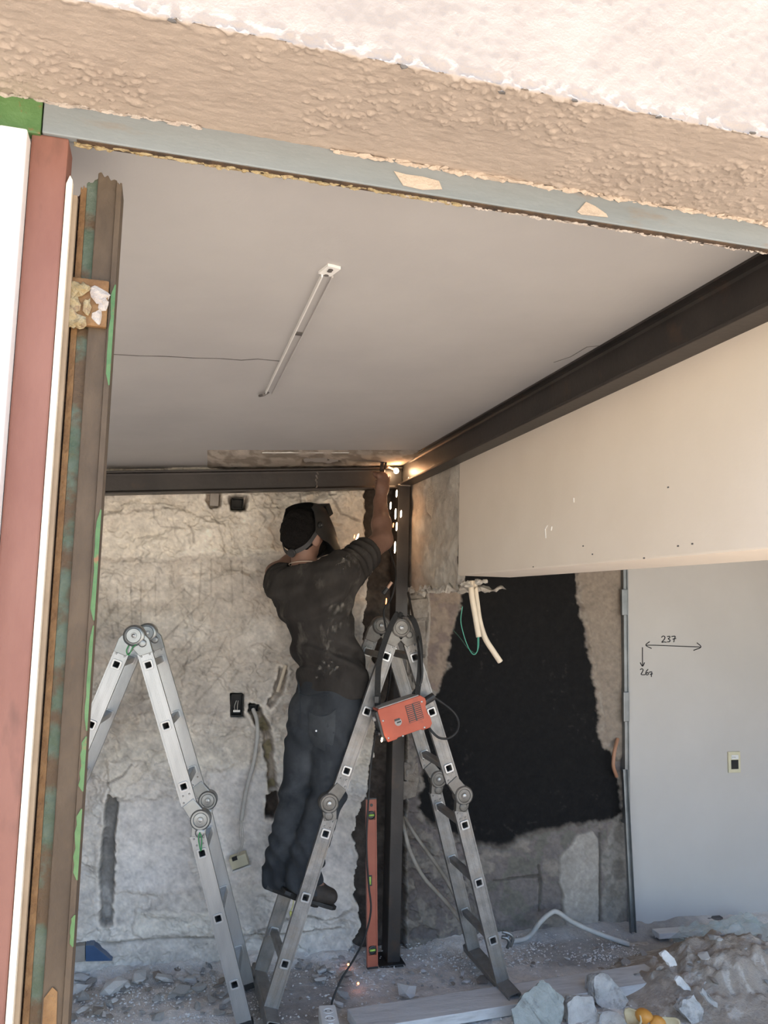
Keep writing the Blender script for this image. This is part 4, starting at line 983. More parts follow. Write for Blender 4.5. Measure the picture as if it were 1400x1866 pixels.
F.cone((CHS+NCK)/2, NCK+V3((0, 0, .0)), .085, .066, .03)
F.cut(HEM-V3((0, 0, .055))+rx*0, (.12, .0, -1))
F.cut(eL, nrm(LE-LS)); F.cut(eR, nrm(RE-RS+V3((0, 0, -.02))))
_dn = nrm(hv(-.03, 0, -.06)-NCK)
_P = np.stack(np.meshgrid(*F.ax, indexing='ij'), -1)-NCK; _t = _P@_dn; _r = np.linalg.norm(_P-_t[..., None]*_dn, axis=-1)
F.D = np.maximum(F.D, -np.maximum(_r-.068-np.clip(_t, 0, .1)*.6, .004-_t)); del _P, _t, _r
aR = nrm(RE-RS); aL = nrm(LE-LS)
def shirt_warp(P):
    q = P-RS; tR = q@aR; rad = np.linalg.norm(q-tR[..., None]*aR, axis=-1)
    mR = np.exp(-((tR-.10)/.07)**2)*(rad < .14)
    w = .0075*np.sin(tR*190+6*noise3(P, 3, 9))*mR
    q = P-LS; tL = q@aL; w = w+.007*np.sin(tL*180+5*noise3(P, 4, 9))*np.exp(-((tL-.05)/.06)**2)*(np.linalg.norm(q-tL[..., None]*aL, axis=-1) < .13)
    zz = P[..., 2]; u = P[..., 0]+.5*P[..., 1]
    lowm = np.exp(-((zz-(WST[2]-.05))/.10)**2)
    w = w+.011*np.sin((zz+u*.55)*62+4*noise3(P, 5, 7))*lowm
    w = w+.009*np.sin((zz*.8-u*.9)*48+5*noise3(P, 6, 6))*np.exp(-((zz-CHS[2]+.02)/.12)**2)
    return w+.010*noise3(P, 7, 14)+.006*noise3(P, 8, 30)
shirt = F.mesh('t_shirt', 'shirt_cloth', man, shirt_warp)

# jeans
F = Field((.36, 3.44, .42), (1.0, 3.90, 1.40), .0066)
F.econe(PEL+V3((0, 0, .045)), PEL-V3((0, 0, .06)), rx, (.158, .112), (.165, .118), .03)
bk = -fx
for H, K, A, so in ((LH, LK, LA, -1), (RH, RK, RA, 1)):
    F.cone(H+bk*.03-V3((0, 0, .01)), H*.45+K*.55, .102, .088, .035); F.chain([H, H*.45+K*.55, K, K*.45+A*.55, A-V3((0, 0, .008))], [.104, .090, .077, .068, .072], .02)
    F.cone(A-V3((0, 0, .0)), A-V3((-.006, 0, .060)), .071, .066, .015)
F.cut(PEL+V3((0, 0, .06)), (0, 0, 1))
for A in (LA, RA): pass
# flat hem cut along each lower leg
P = np.stack(np.meshgrid(*F.ax, indexing='ij'), -1)
sideL = np.linalg.norm((P-LA)[..., :2], axis=-1) < np.linalg.norm((P-RA)[..., :2], axis=-1)
hemz = np.where(sideL, LA[2]-.062, RA[2]-.066)+(P[..., 0]-np.where(sideL, LA[0], RA[0]))*(-.15)
F.D = np.maximum(F.D, hemz-P[..., 2])
del P, sideL, hemz
def jean_warp(P):
    z = P[..., 2]; u = P[..., 0]-.3*P[..., 1]
    an = 1-sstep(.62, .78, z); w = (.007*np.sin(z*95+u*60+9*noise3(P, 11, 9))+.020*noise3(P, 17, 22))*an
    cr = np.exp(-((z-1.10)/.07)**2); w = w+.006*np.sin((z+u*.8)*70+4*noise3(P, 12, 8))*cr
    kn = np.exp(-((z-.87)/.08)**2); w = w+.006*np.sin((z-u*.5)*75+4*noise3(P, 13, 8))*kn
    return w+.010*noise3(P, 14, 9)+.005*noise3(P, 15, 26)
jeans = F.mesh('jeans', 'jeans_cloth', man, jean_warp)

# boots
for A, tox, toy, hx, hy, Y in ((LA, 576, 1636, 500, 1612, 3.70), (RA, 606, 1640, 532, 1620, 3.60)):
    T = pY(tox, toy, Y+.012); Hl = pY(hx, hy-10, Y-.012); T = T+V3((0, 0, .012))
    F = Field(np.minimum(np.minimum(T, Hl), A)-.09, np.maximum(np.maximum(T, Hl), A)+.09, .0055)
    dd = nrm(T-Hl); sd = nrm(np.cross(dd, (0, 0, 1)))
    F.econe(Hl+dd*.02, Hl*.45+T*.55, sd, (.042, .038), (.047, .042), .03); F.econe(Hl*.45+T*.55, T-dd*.015, sd, (.047, .042), (.044, .034), .03)
    F.cone(Hl+dd*.045+V3((0, 0, .02)), A+V3((.012, 0, .01)), .050, .056, .03)
    up_ = np.cross(sd, dd); F.cut(Hl-up_*.030, -up_)
    bt = F.mesh('boot', 'boot_leather', man)
    so = [(-.045, -.030), (-.02, -.038), (.05, -.036), (.13, -.044), (.17, -.040), (.198, -.020), (.20, .012), (.175, .036), (.13, .043), (.05, .036), (-.02, .037), (-.045, .028)]
    kk = (np.linalg.norm(T-Hl)+.055)/.245
    mk('sole', prism([(a*kk+.02, b) for a, b in so], Hl-up_*.044, dd, sd, up_, .017), 'black_rubber', bt, bevel=.003)

# details on the clothes, laid on the cloth itself
from mathutils.bvhtree import BVHTree
def bvh(o):
    me = o.data; return BVHTree.FromPolygons([v.co[:] for v in me.vertices], [p.vertices[:] for p in me.polygons])
BJ = bvh(jeans); BS = bvh(shirt)
def lay(B, pts, off=.003):
    out = []
    for x, y in pts:
        d = Vector(_ray(x, y)).normalized(); hit = B.ray_cast(Vector(EYE), d)
        if hit[0] is not None: out.append(np.array(hit[0])+np.array(hit[1])*off*(1 if hit[1].dot(d) < 0 else -1))
    return out
def patch(B, poly, n=10, off=.003):
    pc = np.array(poly, float); c = pc.mean(0); rings = [1, .66, .33]; V = []; Fc = []; m = len(pc)
    for r in rings: V += lay(B, [tuple(c+(p-c)*r) for p in pc], off)
    V += lay(B, [tuple(c)], off)
    if len(V) != 3*m+1: return None
    for k in range(2):
        for i in range(m): Fc.append((k*m+i, k*m+(i+1) % m, (k+1)*m+(i+1) % m, (k+1)*m+i))
    for i in range(m): Fc.append((2*m+i, 2*m+(i+1) % m, 3*m))
    return np.array(V), Fc
mat('jeans_dark', (.020, .024, .029), (.034, .040, .047), rough=.9, scale=12, bump=.2)
mat('jeans_worn', (.034, .038, .042), (.060, .065, .070), rough=.9, scale=10, bump=.2)
pk = patch(BJ, [(564, 1298), (580, 1303), (596, 1303), (612, 1292), (611, 1330), (607, 1357), (592, 1368), (575, 1360), (566, 1350), (563, 1325)])
if pk: mk('back_pocket', pk, 'jeans_worn', jeans, fix=True, smooth=True)
for pts in ([(546, 1242), (547, 1280), (549, 1330)], [(528, 1258), (560, 1268), (600, 1264)], [(564, 1298), (580, 1304), (597, 1303), (612, 1292)]):
    q = lay(BJ, spline(pts, 6)[:, :2] if len(pts) > 1 else pts, .002)
    if len(q) > 2: mk('seam', tube(q, .0022, 5), 'jeans_dark', jeans)
q = lay(BJ, [(577, 1332)], .003)
if q: mk('rivet', lathe(q[0], (0, -1, .1), [(.006, 0), (.004, .003)], 8), 'rivet_metal', jeans)
q = lay(BJ, [(546, 1240), (547, 1262)], .004)
if len(q) == 2: mk('belt_loop', tube(q, .006, 6), 'jeans_dark', jeans)

# dried dust smears on the shoulder and down the back
dm = mat('dust_smear', (.26, .235, .20), (.34, .31, .27), rough=.95, scale=30, spec=.1)
_n = dm.node_tree.nodes; _l = dm.node_tree.links; _tc = _n.new('ShaderNodeTexCoord'); _mp = _n.new('ShaderNodeMapping'); _mp.inputs['Scale'].default_value = (1.6, 1.6, .7); _mp.inputs['Rotation'].default_value = (0, .7, 0)
_nz = _n.new('ShaderNodeTexNoise'); _nz.inputs['Scale'].default_value = 38; _nz.inputs['Detail'].default_value = 6; _rm = _n.new('ShaderNodeMapRange'); _rm.inputs[1].default_value = .50; _rm.inputs[2].default_value = .80; _rm.inputs[4].default_value = .75
_l.new(_tc.outputs['Object'], _mp.inputs[0]); _l.new(_mp.outputs[0], _nz.inputs['Vector']); _l.new(_nz.outputs[0], _rm.inputs[0]); _l.new(_rm.outputs[0], _n['Principled BSDF'].inputs['Alpha'])
for poly in ([(612, 1030), (622, 1016), (640, 1010), (655, 1008), (652, 1022), (636, 1034), (620, 1044)], [(592, 1090), (606, 1080), (622, 1090), (632, 1112), (624, 1140), (608, 1168), (594, 1188), (588, 1168), (600, 1140), (596, 1112)], [(590, 1200), (610, 1190), (618, 1215), (600, 1232), (576, 1236), (570, 1222)]):
    pk = patch(BS, poly, off=.0012)
    if pk: mk('dust_smear', pk, 'dust_smear', shirt, smooth=True)

# hair, beard, ear side
F = Field(HC-.17, HC+.17, .005)
F.ell(hv(-.018, 0, .026), (HF, HR, HU), (.107, .086, .102), .01)
F.cut(hv(.045, 0, 0), nrm(HF+HU*-.25)); F.cut(hv(-.03, 0, -.055), nrm(-HU+HF*.55)); F.cut(hv(-.030, 0, -.022), nrm(HF*.8-HU*.6))
F.mesh('hair', 'hair_black', man, lambda P: .010*noise3(P, 21, 60)+.008*noise3(P, 22, 28))
F = Field(HC-.17, HC+.17, .005)
F.ell(hv(.034, 0, -.052), (HF, HR, HU), (.068, .062, .064), .02); F.cut(hv(.0, 0, -.022), HU); F.cut(hv(.012, 0, -.05), -HF)
F.mesh('beard', 'hair_black', man, lambda P: .006*noise3(P, 23, 60))
# necklace cord
nk = []
for k in range(25):
    w = 2*math.pi*k/24; dn = nrm(hv(-.03, 0, -.06)-NCK); c = NCK+dn*.020; s1 = nrm(rx-dn*(dn@rx)); s2 = np.cross(dn, s1); nk.append(c+s1*math.cos(w)*.072+s2*math.sin(w)*.070+V3((0, 0, -.006*math.cos(w))))
mk('necklace', tube(nk, .0022, 6), 'pale_cord', man, smooth=True)

# welding mask on its head gear
wm = mk('welding_mask', (lambda: (np.zeros((3, 3)), [(0, 1, 2)]))(), 'mask_black', man)
def mask_shell():
    nu, nv_ = 26, 22; MF = nrm(HF*.98+HU*.20); MU = nrm(HU*.98-HF*.20); P = []; c = hv(.012, 0, .006)
    for off in (0, .004):
        for j in range(nv_):
            v = j/(nv_-1); z = .125-.305*v
            rf = .118+.012*math.sin(v*math.pi)+(.018*v)-(max(0, .22-v)/.22)**2*.050
            rs = .100-.014*(max(0, v-.5)/.5)-(max(0, .2-v)/.2)**2*.02
            a1 = math.radians(100-34*max(0, v-.35)/.65-14*(max(0, .3-v)/.3))
            for i in range(nu):
                a = -a1+2*a1*i/(nu-1); ca, sa = math.cos(a), math.sin(a)
                ca = math.copysign(abs(ca)**.75, ca); sa = math.copysign(abs(sa)**.85, sa)
                P.append(c+MF*(rf-off)*ca+HR*(rs-off)*sa+MU*z)
    n = nu*nv_; Fc = []
    for o, fl_ in ((0, 1), (n, -1)):
        for j in range(nv_-1):
            for i in range(nu-1):
                q = (o+j*nu+i, o+j*nu+i+1, o+(j+1)*nu+i+1, o+(j+1)*nu+i); Fc.append(q if fl_ > 0 else q[::-1])
    for i in range(nu-1): Fc += [(i, n+i, n+i+1, i+1), ((nv_-1)*nu+i, (nv_-1)*nu+i+1, n+(nv_-1)*nu+i+1, n+(nv_-1)*nu+i)]
    for j in range(nv_-1): Fc += [(j*nu, (j+1)*nu, n+(j+1)*nu, n+j*nu), (j*nu+nu-1, n+j*nu+nu-1, n+(j+1)*nu+nu-1, (j+1)*nu+nu-1)]
    return (np.array(P), Fc), c, MF, MU
vf, mc, MF, MU = mask_shell()
bpy.data.objects.remove(wm); wm = mk('welding_mask', vf, 'mask_black', man, smooth='auto')
lb_c = mc+MF*.138+MU*.045
mk('lens_frame', ringprism([(a*1.0, b*1.0) for a, b in ((-.056, -.026), (.056, -.026), (.056, .030), (-.056, .030))], [(-.046, -.018), (.046, -.018), (.046, .022), (-.046, .022)], lb_c-MF*.014, HR, MU, MF, .030), 'mask_black', wm, bevel=.003)
mat('dark_glass', (.01, .014, .012), rough=.1)
mk('lens', obox(lb_c, (.047, .020, .003), (HR, MU, MF)), 'dark_glass', wm)
for sgn in (-1, 1):
    kc = mc+HR*sgn*.100+MF*(-.002)+MU*.042
    k_ = mk('pivot_knob', lathe(kc, HR*sgn, [(.016, -.004), (.016, .006), (.012, .010), (.008, .007), (.004, .009)], 16), 'band_black', wm, smooth='auto')
    mk('knob_screw', lathe(kc+HR*sgn*.008, HR*sgn, [(.004, 0), (.003, .003)], 8), 'rivet_metal', k_)
# head band: over the crown and round the back with its adjusting wheel
def band(ps, w, up):
    S = spline(ps, 8); A = []; 
    return ribbon3(S, V3(up)*w, .003)
mat('band_grey', (.018, .017, .0165), (.028, .027, .026), rough=.55)
bk_pts = [mc+HR*.098+MU*.04, hv(-.035, .090, .012), hv(-.085, .066, -.026), hv(-.121, 0, -.044), hv(-.085, -.066, -.026), hv(-.035, -.090, .012), mc-HR*.098+MU*.04]
mk('head_band', band(bk_pts, .019, HU), 'band_grey', wm)
aw = mk('adjusting_wheel', lathe(hv(-.118, .012, -.042), nrm(-HF+HR*.35-HU*.1), [(.019, -.008), (.020, .008), (.016, .013), (.009, .011), (.003, .013)], 18), 'band_grey', wm, smooth='auto')

# electrode holder in his right hand, the arc, the sparks
eh = thing('electrode_holder', 'black electrode holder gripped in the raised right hand', 'electrode holder', GC)
mk('grip', tube([GRIP_A-gax*.05, GRIP_A, GC, GRIP_B-gax*.02], [.010, .013, .014, .013], 14), 'black_plastic', eh, smooth='auto')
mk('jaw', join(obox(GRIP_B+gax*.006+V3((-.006, 0, 0)), (.007, .010, .030), (nrm(np.cross((0, 1, 0), gax)), (0, 1, 0), gax)), obox(GRIP_B+gax*.010+V3((.012, 0, 0)), (.005, .009, .024), (nrm(np.cross((0, 1, 0), gax)), (0, 1, 0), gax))), 'black_plastic', eh, bevel=.002)
ARC = pY(722, 858, 3.925)
mat('electrode_flux', (.28, .20, .16), (.34, .25, .2), rough=.8)
E0 = GRIP_B+gax*.012
mk('electrode', tube([E0-nrm(ARC-E0)*.02, E0*.6+ARC*.4], .003, 8), 'electrode_flux', eh)
emis('hot_rod', (1.0, .30, .06), 9.0); emis('arc_white', (1.0, .72, .42), 22.0); emis('spark_glow', (1.0, .70, .42), 7.0); emis('ember', (1.0, .25, .06), 3.0)
mk('glowing_tip', tube([E0*.6+ARC*.4, E0*.12+ARC*.88], .0034, 8), 'hot_rod', eh)
o = mk('welding_arc', (lambda v, f: (v*.0135+ARC, f))(*rock(5, 3, 1, .06)), 'arc_white', smooth=True)
tag(o, 'white hot welding arc at the corner of the steel beams', 'welding arc')
ld = bpy.data.lights.new('arc_light', 'POINT'); ld.energy = .06; ld.color = (1.0, .36, .12); ld.shadow_soft_size = .012
lo = bpy.data.objects.new('arc_light', ld); lo.location = tuple(ARC+V3((-.004, -.016, -.002))); COL.objects.link(lo)
SPL = ['bright spark right below the arc, topmost of those on the column', 'bright spark beside the welder wrist, left of the others', 'long bright spark in the middle of the column, below the wrist spark', 'bright spark furthest right on the column', 'faint thin orange spark level with the forearm', 'bright spark just right of the thin orange one', 'longest and lowest bright spark on the upper column', 'slanting bright spark above the right sleeve', 'faint orange fleck left of the sleeve spark', 'tiny spark on the end of the long beam', 'orange spark beside the hanging cable connector', 'small bright spark below the orange welder']
EMB = {635: 'orange ember on the floor nearest the spirit level foot', 653: 'orange ember on the bare floor behind the plank', 673: 'orange ember on the floor at the plank front edge'}
sp = [(723, 893, 906, 1), (712, 915, 928, 1), (721, 927, 946, 1), (731, 930, 943, 1), (717, 953, 961, 0), (723, 952, 967, 1), (720, 987, 1008, 1), (651, 973, 985, 1), (646, 975, 981, 0), (746, 866, 872, 1), (704, 1090, 1103, 0), (696, 1344, 1352, 1), (635, 1755, 1760, 0), (653, 1790, 1794, 0), (673, 1860, 1866, 0)]
for k, (x, y0, y1, br) in enumerate(sp):
    Ysp = 3.88 if y0 < 1200 else (3.36 if x == 696 else None)
    if Ysp is None:
        c = pZ(x, (y0+y1)/2, .02); v, f = rock(7, 1, 1, .1); v = v*.006+c
        lab = EMB[x]
    else:
        a, b = pY(x+(3 if x == 651 else .5), y0, Ysp), pY(x-(2 if x == 651 else .5), y1, Ysp); L = np.linalg.norm(b-a)
        r = .0038 if br else .0024; v, f = tube([a, a*.85+b*.15, (a+b)/2, a*.15+b*.85, b], [r*.35, r*.9, r, r*.9, r*.3], 8); lab = SPL[k]
    o = mk('welding_spark', (v, f), 'spark_glow' if br else 'ember', smooth=True); tag(o, lab, 'spark', 'welding sparks')

# ------------------------------------------------------------------ fittings on the walls and the ceiling
mat('cream_conduit', (.62, .52, .39), (.70, .60, .46), rough=.5, scale=10)
mat('grey_conduit', (.42, .40, .37), (.52, .50, .46), rough=.55, scale=12)
mat('dusty_conduit', (.26, .225, .18), (.36, .32, .27), rough=.8, scale=14, bump=.2)
mat('green_wire', (.08, .34, .24), rough=.5)
mat('pale_wire', (.50, .46, .40), rough=.5)
mat('orange_conduit', (.34, .17, .10), (.42, .22, .13), rough=.6)
mat('box_black', (.012, .011, .010), (.03, .026, .022), rough=.7)
mat('galvanised', (.19, .20, .205), (.27, .28, .285), rough=.4, metal=.8, scale=8)
mat('blue_tile', (.035, .075, .16), (.05, .10, .20), rough=.3, scale=10)
mat('beige_tile', (.26, .23, .20), (.34, .30, .26), rough=.5, scale=14)
mat('old_plastic', (.58, .53, .36), (.66, .61, .44), rough=.5, scale=10)
# lamp rail left on the ceiling
lr = thing('lamp_rail', 'bare narrow metal lamp rail left on the ceiling', 'lamp rail', pC(545, 600))
def crail(p0, p1, off0, off1, dep, m):
    a = pC(*p0); b = pC(*p1); d = nrm(b-a); s = nrm(np.cross(d, (0, 0, 1))); S = obox((a+b)/2+s*(off0+off1)/2-V3((0, 0, dep/2)), (np.linalg.norm(b-a)/2, abs(off1-off0)/2, dep/2), (d, s, np.cross(s, d))); return S
mk('rail_bed', crail((597, 496), (490, 714), -.010, .010, .004, 0), 'ceiling_paint', lr)
mk('rail_lip', crail((597, 496), (490, 714), -.012, -.009, .012, 0), 'white_aluminium', lr)
mk('rail_lip', crail((597, 496), (490, 714), .009, .012, .010, 0), 'ceiling_paint', lr)
mk('rail_joint', crail((546.5, 602), (544.5, 606), -.010, .010, .008, 0), 'crack_dark', lr)
ep = mk('end_plate', crail((608, 482), (590, 496), -.012, .016, .006, 0), 'white_aluminium', lr)
for q in ((603, 486), (601, 488.5), (595, 496)):
    mk('screw_hole', lathe(pC(*q)-V3((0, 0, .0066)), (0, 0, -1), [(.005, 0), (.005, .001)], 10), 'crack_dark', ep)
mk('loose_end', tube([pC(490, 712)-V3((0, 0, .004)), pC(481, 713)-V3((0, 0, .012)), pC(473, 718)-V3((0, 0, .006))], .004, 6), 'rail_dull' if 'rail_dull' in MATS else 'crack_dark', lr)

# flush boxes in the back wall
def wallbox(label, x0, x1, y0, y1, yo=.0, dep=.03):
    a = pY(x0, y1, YW-yo); b = pY(x1, y0, YW-yo)
    t = thing('junction_box', label, 'junction box', ((a[0]+b[0])/2, YW, a[2]), 'junction boxes in the back wall')
    w = .003; Y0 = YW-yo-.006; Y1 = YW+dep
    mk('box_rim', join(bx(a[0], a[0]+w, Y0, Y1, a[2], b[2]), bx(b[0]-w, b[0], Y0, Y1, a[2], b[2]), bx(a[0], b[0], Y0, Y1, a[2], a[2]+w), bx(a[0], b[0], Y0, Y1, b[2]-w, b[2])), 'box_black', t)
    mk('box_back', bx(a[0], b[0], Y1-.003, Y1, a[2], b[2]), 'box_black', t); return t, a, b
wallbox('small black junction box high on the wall under the beam', 422, 444, 909, 927, .012)
t, a, b = wallbox('open black junction box with loose wires beside the man', 420, 443, 1265, 1304, .010)
mk('terminal', bx(a[0]+.012, a[0]+.045, YW-.012, YW-.002, a[2]+.016, a[2]+.026), 'white_plastic', t, bevel=.001)
for k in range(2): mk('wire', tube(spline([(a[0]+.02+.012*k, YW-.008, a[2]+.026), (a[0]+.017+.014*k, YW-.014, a[2]+.045), (a[0]+.026+.008*k, YW-.006, a[2]+.07)], 6), .0016, 6), 'pale_wire', t)
wallbox('small dark junction box at the top of the brown chase', 454, 471, 1284, 1296, .008)
# cover plate let into the plaster at the top
o = mk('cover_plate', (lambda a, b: bx(a[0], b[0], YW-.012, YW+.02, a[2], b[2]))(pY(382, 922, YW), pY(399, 900, YW)), 'beige_tile', bevel=.002); tag(o, 'worn beige cover plate set in the plaster just under the beam', 'cover plate')
# hanging grey conduit with a dangling socket
cable('wall_conduit', 'grey conduit drooping from the small box down the left wall', [pY(461, 1292, 4.09), pY(468, 1312, 4.055), pY(469, 1345, 4.05), pY(461, 1395, 4.055), pY(449, 1440, 4.06), pY(440, 1495, 4.055)], .0098, 'grey_conduit', cat='conduit')
sk = thing('dangling_socket', 'cream socket insert dangling on wires against the left wall', 'socket', pY(436, 1570, 4.03))
ex = nrm((.93, -.15, .33)); ez = nrm(np.cross(ex, (0, 1, 0))); ez = nrm((-.33, 0, .93)); ey = np.cross(ez, ex); sc_ = pY(436, 1567, 4.035)
mk('socket_body', obox(sc_, (.040, .026, .026), (ex, ey, ez)), 'old_plastic', sk, bevel=.004)
mk('socket_plate', obox(sc_-ez*.034+ex*.004, (.044, .030, .004), (ex, ey, ez)), 'white_plastic', sk, bevel=.002)
mk('socket_recess', obox(sc_-ex*.014+ez*.020+(ey*-.022 if ey[1] > 0 else ey*.022), (.012, .006, .008), (ex, ey, ez)), 'box_black', sk)
for k in range(3): mk('lead_wire', tube(spline([pY(439+k, 1493, 4.055), pY(436+4*k, 1520, 4.04), pY(439+2*k, 1540, 4.03), sc_+ez*.024-ex*.006+ex*.006*k], 6), .0014, 6), 'pale_wire', sk)
o = mk('conduit_stub', tube([pY(521, 1212, 4.07), pY(513, 1238, 4.075), pY(506, 1261, 4.07)], .0085, 10), 'cream_conduit', smooth='auto'); tag(o, 'short cream conduit stub in the wall slot left of the man', 'conduit')
# conduits under the bulkhead
YH = 3.24
cable('hanging_conduit', 'shorter cream conduit hanging from the broken bulkhead, green wires at its end', [pY(858, 1058, YH), pY(860, 1085, YH), pY(866, 1120, YH-.01), pY(873, 1161, YH-.02)], .0125, 'cream_conduit', cat='conduit')
cable('hanging_conduit', 'longer cream conduit bending away to the right over the black wall', [pY(864, 1058, YH+.03), pY(869, 1095, YH+.03), pY(874, 1130, YH+.02), pY(884, 1162, YH+.01), pY(900, 1188, YH), pY(912, 1206, YH)], .0125, 'cream_conduit', cat='conduit')
cable('green_wire', 'thin green wire looping from the conduit end to the brown pier', [pY(873, 1158, YH-.02), pY(872, 1180, YH-.03), pY(866, 1190, YH), pY(852, 1180, 3.5), pY(840, 1164, 3.8), pY(826, 1148, 4.08)], .0018, 'green_wire', cat='wire')
cable('green_wire', 'thin green wire curling up to a free end left of the conduit', [pY(871, 1158, YH-.02), pY(870, 1186, YH-.03), pY(862, 1192, YH-.03), pY(852, 1176, YH-.01), pY(844, 1152, YH), pY(840, 1130, YH), pY(843, 1105, YH)], .0018, 'green_wire', cat='wire')
cable('loose_conduit', 'dusty conduit running from the column foot down towards the ladder', [pY(733, 1490, 4.05), pY(737, 1512, 3.98), pY(748, 1552, 3.96), pY(772, 1598, 3.95), pY(810, 1640, 3.94), pY(848, 1688, 3.93)], .010, 'dusty_conduit', cat='conduit')
cable('loose_conduit', 'second dusty conduit just above, ending behind the ladder rail', [pY(736, 1488, 4.06), pY(756, 1520, 4.0), pY(790, 1568, 3.99), pY(815, 1606, 3.98), pY(838, 1650, 3.97)], .009, 'grey_conduit' if 0 else 'dusty_conduit', cat='conduit')
cable('floor_conduit', 'pale conduit arched over the floor rubble in front of the black wall', [pZ(930, 1716, .03), pZ(962, 1708, .035), pY(985, 1680, 3.98), pY(1002, 1665, 4.0), pY(1016, 1662, 4.0), pY(1045, 1681, 3.97), pY(1090, 1701, 3.93), pY(1146, 1721, 3.90)], .0125, 'grey_conduit', cat='conduit')
cable('orange_conduit', 'short orange brown conduit bent beside the partition edge', [pY(1126, 1346, 4.085), pY(1120, 1370, 4.055), pY(1118, 1395, 4.05), pY(1124, 1415, 4.08)], .010, 'orange_conduit', cat='conduit')
# partition: edge profile, clips, leaning strip, socket
ep = thing('edge_profile', 'galvanised edge profile with two clips down the partition side', 'metal profile', pY(1137, 1420, YP))
xa, xb_ = pY(1135, 1200, YP)[0], pY(1143, 1200, YP)[0]
mk('profile', join(bx(xa, xa+.006, YP-.016, YP+.03, pY(1140, 1500, YP)[2], 2.40), bx(xa+.006, xb_+.004, YP-.006, YP+.02, pY(1140, 1500, YP)[2], 2.40), bx(xb_-.002, xb_+.004, YP-.013, YP-.004, pY(1140, 1500, YP)[2], 2.40)), 'galvanised', ep)
for y0, y1, x in ((1074, 1121, 1133), (1260, 1314, 1136)):
    mk('clip', obox((pY(x, y0, YP)+pY(x, y1, YP))/2+V3((.004, -.018, 0)), (.017, .010, (pY(x, y0, YP)[2]-pY(x, y1, YP)[2])/2)), 'galvanised', ep, bevel=.003)
a, b = pY(1137, 1402, 4.065), pY(1152, 1690, 4.0); b[2] = .02
d = nrm(b-a); s = nrm(np.cross(d, (0, 1, 0)))
o = mk('metal_stud', join(obox((a+b)/2, (np.linalg.norm(b-a)/2, .014, .0012), (d, s, np.cross(d, s))), *[obox((a+b)/2+s*.014*q+np.cross(d, s)*.010, (np.linalg.norm(b-a)/2, .0012, .010), (d, s, np.cross(d, s))) for q in (-1, 1)]), 'galvanised'); tag(o, 'thin galvanised stud leaning against the partition edge', 'metal stud')
w0, w1 = pY(1326.5, 1408, YP), pY(1347.5, 1369, YP)
so = thing('wall_socket', 'cream wall socket with open black recess on the partition', 'socket', ((w0[0]+w1[0])/2, YP, w0[2]))
mk('face_plate', bx(w0[0], w1[0], YP-.010, YP, w0[2], w1[2]), 'old_plastic', so, bevel=.003)
r0, r1 = pY(1331, 1401, YP), pY(1343.5, 1384, YP); u0_, u1_ = pY(1331, 1383, YP), pY(1343.5, 1375, YP)
mk('recess', bx(r0[0], r1[0], YP-.0115, YP-.008, r0[2], r1[2]), 'box_black', so)
mod = mk('blank_module', bx(u0_[0], u1_[0], YP-.013, YP-.009, u0_[2], u1_[2]), 'white_plastic', so, bevel=.001)
for k in range(3): mk('module_dot', lathe((u0_[0]+.008+.008*k, YP-.013, (u0_[2]+u1_[2])/2), (0, -1, 0), [(.002, 0), (.002, .0006)], 8), 'box_black', mod)

# ------------------------------------------------------------------ floor: tiles, plank, rubble, heap
def tile(poly, m, label, Y=4.02):
    o = mk('wall_tile', prism([(pY(x, y, Y)[0], pY(x, y, Y)[2]) for x, y in poly], (0, Y, 0), (1, 0, 0), (0, 0, 1), (0, 1, 0), .06), m, bevel=.001); tag(o, label, 'tile', 'skirting tiles left on the wall')
tile([(156, 1723), (171, 1723), (184, 1734), (205, 1751), (156, 1752)], 'blue_tile', 'broken blue skirting tile at the foot of the left wall')
tile([(120, 1727), (155, 1723), (155, 1752), (120, 1755)], 'beige_tile', 'beige grey skirting tile left of the blue one')
mat('plank_wood', (.52, .50, .48), (.62, .60, .58), rough=.85, scale=6, stretch=(1, 6, 6), bump=.3, bscale=20, c3=(.43, .41, .39), s3=4, k3=(.55, .7))
q0, q1 = pZ(633, 1838, .05), pZ(1175, 1756, .05); d = nrm(q1-q0); s = nrm(np.cross(d, (0, 0, 1))); s = s if s[1] < 0 else -s
o = mk('plank', obox((q0+q1)/2+s*.085-V3((0, 0, .021)), (np.linalg.norm(q1-q0)/2, .085, .021), (d, s, (0, 0, 1))), 'plank_wood', bevel=.003); tag(o, 'long grey weathered wooden plank lying across the floor', 'plank')
mat('rubble_white', (.66, .63, .59), (.78, .75, .71), rough=.95, scale=20, bump=.6)
mat('rubble_grey', (.42, .39, .36), (.55, .52, .48), rough=.95, scale=20, bump=.7)
mat('rubble_brown', (.34, .28, .23), (.44, .37, .31), rough=.95, scale=20, bump=.7)
mat('slab_green', (.31, .325, .295), (.42, .43, .395), rough=.8, scale=22, bump=.8, c3=(.24, .24, .215), s3=14, k3=(.56, .66))
RB = []
mat('rubble_pale', (.48, .455, .425), (.62, .59, .55), rough=.95, scale=30, bump=1., c3=(.36, .33, .30), s3=18, k3=(.52, .62))
for k in range(14):
    v, f = rock(200+k, 1, .35+.05*(k % 8), .32)
    RB.append(mesh_of('rubble_piece', (v, f), ('rubble_white', 'rubble_white', 'rubble_grey', 'rubble_brown', 'rubble_white', 'rubble_grey', 'rubble_grey')[k % 7]))
def rubble(name, me, p, s, rot, label, cat='rubble', group=None):
    o = bpy.data.objects.new(name, me); o.location = tuple(map(float, p)); o.scale = s if not np.isscalar(s) else (s, s, s); o.rotation_euler = rot; COL.objects.link(o); tag(o, label, cat, group); return o
rg = random.Random(11)
